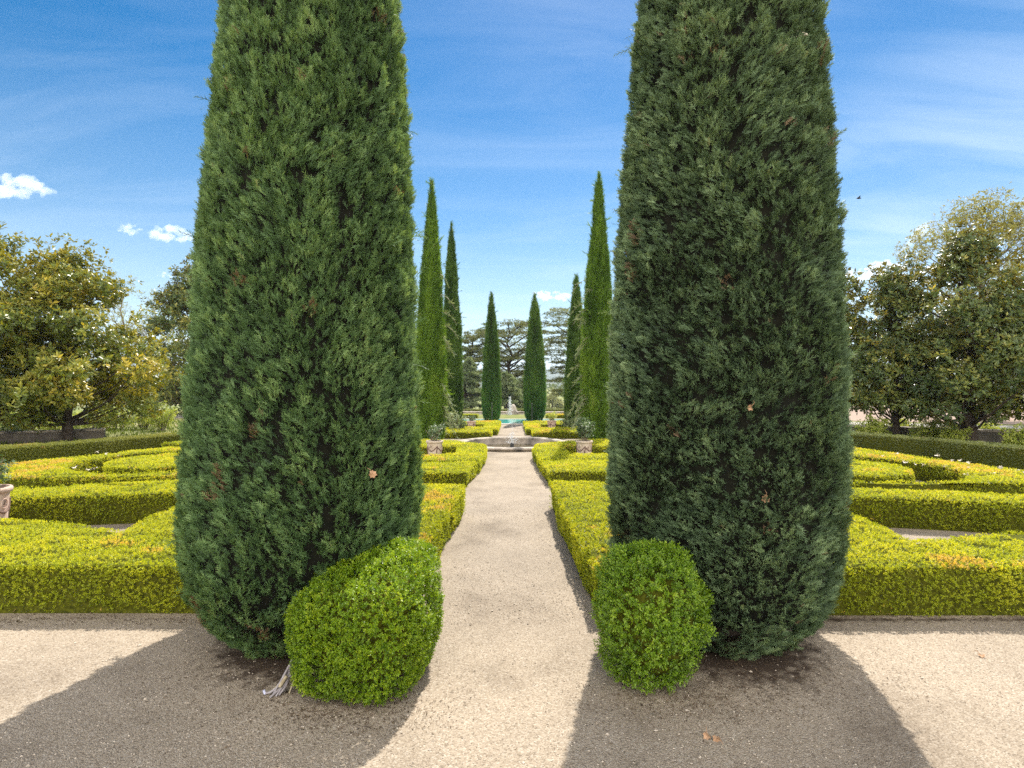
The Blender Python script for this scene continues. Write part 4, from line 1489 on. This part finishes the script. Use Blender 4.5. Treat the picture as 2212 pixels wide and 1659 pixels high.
dry_leaf('pale brown dry leaf caught low on the left cypress near the path side', at3(805, 1024, 3.84), .06, (R(75), .3, .4))
dry_leaf('pale brown dry leaf caught in the middle of the right cypress', at3(1654, 1077, 3.84), .06, (R(70), .9, -.3))
dry_leaf('small pinkish dry leaf caught higher on the right cypress', at3(1621, 880, 3.82), .05, (R(80), 1.2, .2))
g = G()
p0 = np.array(at3(1745, 75, 4.06))
for e in ((-.06, .0, .02), (-.03, .01, -.02), (-.085, .0, -.015)):
    tube(g, [p0, p0 + np.array(e) * .5 + .008, p0 + np.array(e) * 1.4], [.005, .004, .002], 5)
tag(g.build('bare_twig', M['pale_leaf']), 'pale bare twig sticking out high on the right cypress', 'twig')

rng = np.random.default_rng(77)
for k in range(26):
    if k < 18:
        x, y, z = rng.uniform(7.6, 9.2), rng.uniform(9.6, 13), .435
    else:
        x, y, z = rng.uniform(-9.8, -7.6), rng.uniform(10, 13.2), .435
    o = dry_leaf('bleached dry leaf lying on the flat top of a ring hedge', (x, y, z), rng.uniform(.05, .09), (rng.normal() * .4, rng.normal() * .4, rng.uniform(0, 6)), 'pale_leaf', 'bleached leaves on the ring hedges')
for px, py, lab in ((2120, 1419, 'small dry leaf on the sunlit gravel near the right edge'), (1527, 1594, 'brown dry leaf on the shaded gravel right of the path'), (1548, 1600, 'smaller brown leaf beside another on the shaded gravel'),
                    (40, 1322, 'dry leaf at the foot of the left front hedge'), (1917, 1329, 'reddish dry leaf under the gap in the right front hedge')):
    d = CAM_H * F / (py - 826)
    dry_leaf(lab, (at(px, d), d, .012), .05, (rng.normal() * .3, rng.normal() * .3, rng.uniform(0, 6)))

# litter (uncountable crumbs of bark, needles and stone chips)
g = G()
nl = 5200
i = rng.integers(0, 4, nl)
S = np.array([(-1.5, 3.95, .75, .3), (1.7, 3.95, .75, .28), (-1.0, 3.45, .5, .16), (1.1, 3.58, .5, .16)])[i]
P = np.stack([S[:, 0] + rng.normal(size=nl) * S[:, 2] * .62, S[:, 1] + rng.normal(size=nl) * S[:, 3] * .8, np.full(nl, .009)], 1)
th = rng.uniform(0, 6.28, nl)
D = np.stack([np.cos(th), np.sin(th), rng.normal(size=nl) * .12], 1)
Sd = np.stack([-np.sin(th), np.cos(th), rng.normal(size=nl) * .3], 1)
leaves(g, P, D, Sd, rng.uniform(.008, .03, nl), rng.uniform(.002, .007, nl), 0, np.full(nl, .5), .3)
nl = 1500
x = np.concatenate([rng.uniform(.8, 5, nl // 2), rng.uniform(-5, -.9, nl - nl // 2)])
P = np.stack([x, 4.80 + rng.normal(size=nl) * .06, np.full(nl, .01)], 1)
th = rng.uniform(0, 6.28, nl)
D = np.stack([np.cos(th), np.sin(th), rng.normal(size=nl) * .15], 1)
Sd = np.stack([-np.sin(th), np.cos(th), rng.normal(size=nl) * .4], 1)
leaves(g, P, D, Sd, rng.uniform(.008, .03, nl), rng.uniform(.004, .012, nl), 0, np.full(nl, .5), .3)
tag(g.build('plant_litter', M['litter']), kind='stuff')

g = G()
nl = 9000
y = 2.5 + 9.5 * rng.uniform(size=nl) ** 2.1
x = rng.uniform(-1, 1, nl) * np.minimum(y * .98, np.where(y < 4.7, 9, .66))
sz = rng.uniform(.0022, .0065, nl) * np.where(rng.uniform(size=nl) < .04, 1.8, 1)
oc = np.array([(1, 0, 0), (0, 1, 0), (-1, 0, 0), (0, -1, 0), (0, 0, .7), (0, 0, -.7)])
V = (np.stack([x, y, np.full(nl, .006)], 1)[:, None] + oc[None] * sz[:, None, None] * rng.uniform(.7, 1.3, (nl, 6, 1))).reshape(-1, 3)
fc = np.array([(0, 1, 4), (1, 2, 4), (2, 3, 4), (3, 0, 4), (1, 0, 5), (2, 1, 5), (3, 2, 5), (0, 3, 5)])
g.add(V, (np.arange(nl)[:, None, None] * 6 + fc[None]).reshape(-1, 3), 0)
tag(g.build('gravel_chips', M['chips']), kind='stuff')

# far grass in the outer garden
g = G()
n = 26000
x = np.concatenate([rng.uniform(-26, -10, n // 2), rng.uniform(10.5, 26, n - n // 2)])
y = rng.uniform(13, 30, n)
k = ~((x > 14) & (y > 23.5) & (x < 40)) & (np.abs(x) > 10.5 + (16 - y) * .25)
x, y = x[k], y[k]
P = np.stack([x, y, x * 0 - .01], 1)
th = rng.uniform(0, 6.28, len(x))
D = norm(np.stack([np.cos(th) * .4, np.sin(th) * .4, np.ones(len(x))], 1))
leaves(g, P, D, perp(D, rng), rng.uniform(.05, .2, len(x)), rng.uniform(.02, .05, len(x)), 0, rng.uniform(0, 1, len(x)))
tag(g.build('grass', M['grass']), kind='stuff')

# far woods on the valley floor, one mass
g = G()
for k in range(420):
    x = rng.uniform(-900, 900)
    y = rng.uniform(260, 950)
    r = rng.uniform(4, 8)
    m = 60
    d = norm(rng.normal(size=(m, 3)))
    P = np.array([x, y, -8 + r * .7]) + d * r * np.array([1, 1, .75])
    leaves(g, P, norm(d + rng.normal(size=(m, 3)) * .5), perp(d, rng), r * .55, r * .45, 0, np.full(m, rng.uniform(0, 1)))
tag(g.build('far_woods', M['hedge_dark']), kind='stuff')


# ------------------------------------------------------------------ clouds, contrail, bird
def cloud(label, px, py, hw, hh, D, seed, dens, puffs=26, wisp=0):
    rng = np.random.default_rng(seed)
    bm = bmesh.new()
    c = np.array([(px - 1106) / F * D, D, CAM_H + (826 - py) / F * D])
    W, Hh = hw / F * D, hh / F * D
    for k in range(int(puffs * 1.5)):
        u = rng.uniform(-1, 1)
        lim = math.sqrt(max(1 - u * u, .03))
        v = rng.uniform(-.5, .9) * lim
        r = Hh * rng.uniform(.16, .46) * (.4 + .6 * lim)
        mt = Matrix.Translation((u * W * .9, rng.normal() * W * .2, v * Hh * .8)) @ Matrix.Diagonal((r * rng.uniform(1.0, 1.7), r, r * .8, 1))
        bmesh.ops.create_icosphere(bm, subdivisions=2, radius=1.0, matrix=mt)
    me = bpy.data.meshes.new('cloud')
    bm.to_mesh(me)
    bm.free()
    o = bpy.data.objects.new('cloud', me)
    COL.objects.link(o)
    o.location = c
    rm = o.modifiers.new('merge', 'REMESH')
    rm.mode = 'VOXEL'
    rm.voxel_size = Hh * .09
    tx = bpy.data.textures.new('cloud_noise', 'CLOUDS')
    tx.noise_scale = Hh * .35
    tx.noise_depth = 4
    dp = o.modifiers.new('billow', 'DISPLACE')
    dp.texture = tx
    dp.strength = Hh * .6
    dp.mid_level = .55
    me.materials.append(cloud_mat('cloud_vapour', dens * .22 / Hh))
    tag(o, label, 'cloud', 'small white clouds')
    return o


cloud('bright oval white cloud at the left edge of the photo', 42, 411, 66, 35, 3000, 901, 4.0)
cloud('small ragged white cloud, left one of the two above the left magnolia', 279, 497, 24, 18, 3000, 902, 2.6, 14)
cloud('white puffy cloud with ragged edge just left of the big left cypress', 362, 507, 44, 26, 3000, 903, 3.2, 20)
cloud('tiny faint cloud low beside the big left cypress', 358, 596, 18, 9, 3000, 904, 2.0, 9)
cloud('white cloud low in the gap between the slim cypresses', 1192, 641, 58, 17, 3400, 905, 3.2, 24)
cloud('long white cloud bank low behind the right magnolias', 1905, 592, 95, 26, 3400, 906, 3.4, 34)
cloud('pale cloud under the long bank behind the right magnolias', 1885, 650, 60, 30, 3500, 907, 1.2, 20)

g = G()
D = 3600
pa = np.array([(1936 - 1106) / F * D, D, CAM_H + (826 - 552) / F * D])
pb = np.array([(2022 - 1106) / F * D, D * 1.02, CAM_H + (826 - 474) / F * D])
pts = [pa + (pb - pa) * u + np.array([0, 0, -14 * math.sin(math.pi * u)]) for u in np.linspace(0, 1, 22)]
rr = [(10 + 30 * u) * (1 - max(0, u - .8) * 3.5) * (.8 + .4 * random.random()) for u in np.linspace(0, 1, 22)]
tube(g, pts, rr, 10)
tag(g.build('contrail', cloud_mat('contrail_vapour', .0045)), 'slanting white vapour trail in the right sky above the magnolias', 'vapour trail')

root = thing('bird', 'tiny dark bird flying just right of the big right cypress', 'bird', at3(1855, 428, 22))
g = G()
lathe(g, [(.001, -.10), (.025, -.06), (.035, 0), (.024, .06), (.001, .11)], 10)
for v in g.v:
    v[:] = v[:, [2, 0, 1]]
for s in (-1, 1):
    g.add([(.03, 0, .01), (-.04, 0, .01), (-.05, s * .14, .05), (.0, s * .13, .055)], [[0, 1, 2, 3]])
g.build('body', M['bird'], root)

# ------------------------------------------------------------------ haze
HAZE = True
if HAZE:
    g = G()
    box(g, -4600, 4600, -60, 4700, -12, 132)
    m, nt, out = new_mat('thin_air')
    v = nd(nt, 'ShaderNodeVolumePrincipled')
    v.inputs['Color'].default_value = (.66, .80, 1, 1)
    v.inputs['Density'].default_value = .00020
    v.inputs['Anisotropy'].default_value = .0
    nt.links.new(v.outputs[0], out.inputs['Volume'])
    tag(g.build('haze', m), kind='stuff')

# ------------------------------------------------------------------ light and sky
EL, AZ = 51.5, 16.5
sd = bpy.data.lights.new('sun', 'SUN')
sd.energy = 4.6
sd.angle = R(.5)
sd.color = (1, .95, .86)
so = bpy.data.objects.new('sun', sd)
COL.objects.link(so)
dirv = Vector((math.sin(R(AZ)) * math.cos(R(EL)), math.cos(R(AZ)) * math.cos(R(EL)), math.sin(R(EL))))
so.rotation_euler = dirv.to_track_quat('Z', 'Y').to_euler()
so.location = dirv * 60

w = bpy.data.worlds.new('World')
scene.world = w
w.use_nodes = True
nt = w.node_tree
for n in list(nt.nodes):
    nt.nodes.remove(n)
L = nt.links.new
out = nd(nt, 'ShaderNodeOutputWorld')
bg = nd(nt, 'ShaderNodeBackground')
bg.inputs[1].default_value = .13
sky = nd(nt, 'ShaderNodeTexSky', sky_type='NISHITA')
sky.sun_disc = False
sky.sun_elevation = R(EL)
sky.sun_rotation = R(AZ)
sky.altitude = 200
sky.air_density = 1.0
sky.dust_density = .3
sky.ozone_density = 2.5
tc = nd(nt, 'ShaderNodeTexCoord')
hs = nd(nt, 'ShaderNodeHueSaturation')
hs.inputs['Saturation'].default_value = 1.5
hs.inputs['Hue'].default_value = .496
hs.inputs['Value'].default_value = .52
L(sky.outputs[0], hs.inputs['Color'])
# high thin cirrus: noise on a plane overhead
sx = nd(nt, 'ShaderNodeSeparateXYZ')
L(tc.outputs['Generated'], sx.inputs[0])
zz = nd(nt, 'ShaderNodeMath', operation='ADD')
zz.inputs[1].default_value = .16
L(sx.outputs[2], zz.inputs[0])
dx = nd(nt, 'ShaderNodeMath', operation='DIVIDE')
L(sx.outputs[0], dx.inputs[0])
L(zz.outputs[0], dx.inputs[1])
dy = nd(nt, 'ShaderNodeMath', operation='DIVIDE')
L(sx.outputs[1], dy.inputs[0])
L(zz.outputs[0], dy.inputs[1])
cb = nd(nt, 'ShaderNodeCombineXYZ')
L(dx.outputs[0], cb.inputs[0])
L(dy.outputs[0], cb.inputs[1])
mp = nd(nt, 'ShaderNodeMapping')
mp.inputs['Rotation'].default_value = (0, 0, R(24))
mp.inputs['Scale'].default_value = (.8, 2.6, 1)
L(cb.outputs[0], mp.inputs[0])
n1 = nd(nt, 'ShaderNodeTexNoise')
n1.inputs['Scale'].default_value = 1.5
n1.inputs['Detail'].default_value = 9
n1.inputs['Roughness'].default_value = .56
n1.inputs['Distortion'].default_value = .7
L(mp.outputs[0], n1.inputs['Vector'])
n2 = nd(nt, 'ShaderNodeTexNoise')
n2.inputs['Scale'].default_value = .55
n2.inputs['Detail'].default_value = 3
L(cb.outputs[0], n2.inputs['Vector'])
r1 = ramp(nt, [(.42, (0, 0, 0)), (.78, (1, 1, 1))])
L(n1.outputs['Fac'], r1.inputs[0])
r2 = ramp(nt, [(.34, (.15, .15, .15)), (.62, (1, 1, 1))])
L(n2.outputs['Fac'], r2.inputs[0])
mm = nd(nt, 'ShaderNodeMath', operation='MULTIPLY')
L(r1.outputs[0], mm.inputs[0])
L(r2.outputs[0], mm.inputs[1])
m3 = nd(nt, 'ShaderNodeMath', operation='MULTIPLY')
m3.inputs[1].default_value = .24
L(mm.outputs[0], m3.inputs[0])
mx = nd(nt, 'ShaderNodeMix', data_type='RGBA')

mx.inputs[7].default_value = (4.6, 5.2, 6.0, 1)
# a soft veil of ice cloud low in the north-east sky
vd = nd(nt, 'ShaderNodeVectorMath', operation='DOT_PRODUCT')
L(tc.outputs['Generated'], vd.inputs[0])
vdir = Vector((.66, .71, .215)).normalized()
vd.inputs[1].default_value = vdir
vr = ramp(nt, [(.955, (0, 0, 0)), (.998, (1, 1, 1))])
L(vd.outputs['Value'], vr.inputs[0])
vn = ramp(nt, [(.30, (.1, .1, .1)), (.62, (1, 1, 1))])
L(n1.outputs['Fac'], vn.inputs[0])
vm = nd(nt, 'ShaderNodeMath', operation='MULTIPLY')
L(vr.outputs[0], vm.inputs[0])
L(vn.outputs[0], vm.inputs[1])
vs = nd(nt, 'ShaderNodeMath', operation='MULTIPLY_ADD')
vs.inputs[1].default_value = .26
L(vm.outputs[0], vs.inputs[0])
L(m3.outputs[0], vs.inputs[2])
vs.use_clamp = True
# pale air towards the horizon
hz = ramp(nt, [(0, (.62, .62, .62)), (.10, (.42, .42, .42)), (.26, (.12, .12, .12)), (.45, (0, 0, 0))])
L(sx.outputs[2], hz.inputs[0])
hm = nd(nt, 'ShaderNodeMix', data_type='RGBA')
L(hz.outputs[0], hm.inputs[0])
L(hs.outputs[0], hm.inputs[6])
hm.inputs[7].default_value = (4.3, 5.1, 6.0, 1)
L(vs.outputs[0], mx.inputs[0])
L(hm.outputs[2], mx.inputs[6])
# added white bank in the unseen sky behind the camera, for neutral fill light
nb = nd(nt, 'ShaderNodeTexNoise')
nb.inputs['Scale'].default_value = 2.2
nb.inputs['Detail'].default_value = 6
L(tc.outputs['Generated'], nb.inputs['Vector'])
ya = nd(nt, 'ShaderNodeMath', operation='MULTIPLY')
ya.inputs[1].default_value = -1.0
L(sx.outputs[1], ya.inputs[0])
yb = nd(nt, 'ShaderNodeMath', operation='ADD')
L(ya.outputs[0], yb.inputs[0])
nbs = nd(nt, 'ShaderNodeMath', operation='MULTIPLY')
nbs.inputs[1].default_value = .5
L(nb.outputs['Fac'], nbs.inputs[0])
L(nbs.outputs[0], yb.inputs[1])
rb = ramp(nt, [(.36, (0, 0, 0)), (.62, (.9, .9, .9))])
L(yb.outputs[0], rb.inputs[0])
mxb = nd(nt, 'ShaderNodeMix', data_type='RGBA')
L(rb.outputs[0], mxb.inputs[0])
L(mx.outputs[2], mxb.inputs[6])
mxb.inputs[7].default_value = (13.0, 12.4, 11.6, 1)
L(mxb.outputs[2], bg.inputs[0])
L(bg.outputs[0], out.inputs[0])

# ------------------------------------------------------------------ camera and render
cam = bpy.data.cameras.new('camera')
cam.lens = 20.05
cam.sensor_width = 36
cam.clip_start = .05
cam.clip_end = 12000
cam.shift_y = (829.5 - 826) / 2212 * -1
co = bpy.data.objects.new('camera', cam)
COL.objects.link(co)
co.location = (0, 0, CAM_H)
co.rotation_euler = (R(90), 0, 0)
scene.camera = co

scene.view_settings.view_transform = 'Standard'
scene.view_settings.look = 'None'
scene.view_settings.gamma = 1
scene.view_settings.exposure = 0.9
scene.view_settings.use_curve_mapping = False
cy = scene.cycles
cy.max_bounces = 10
cy.diffuse_bounces = 3
cy.glossy_bounces = 3
cy.transmission_bounces = 4
cy.transparent_max_bounces = 8
cy.volume_bounces = 8
cy.sample_clamp_indirect = 6
cy.use_denoising = False
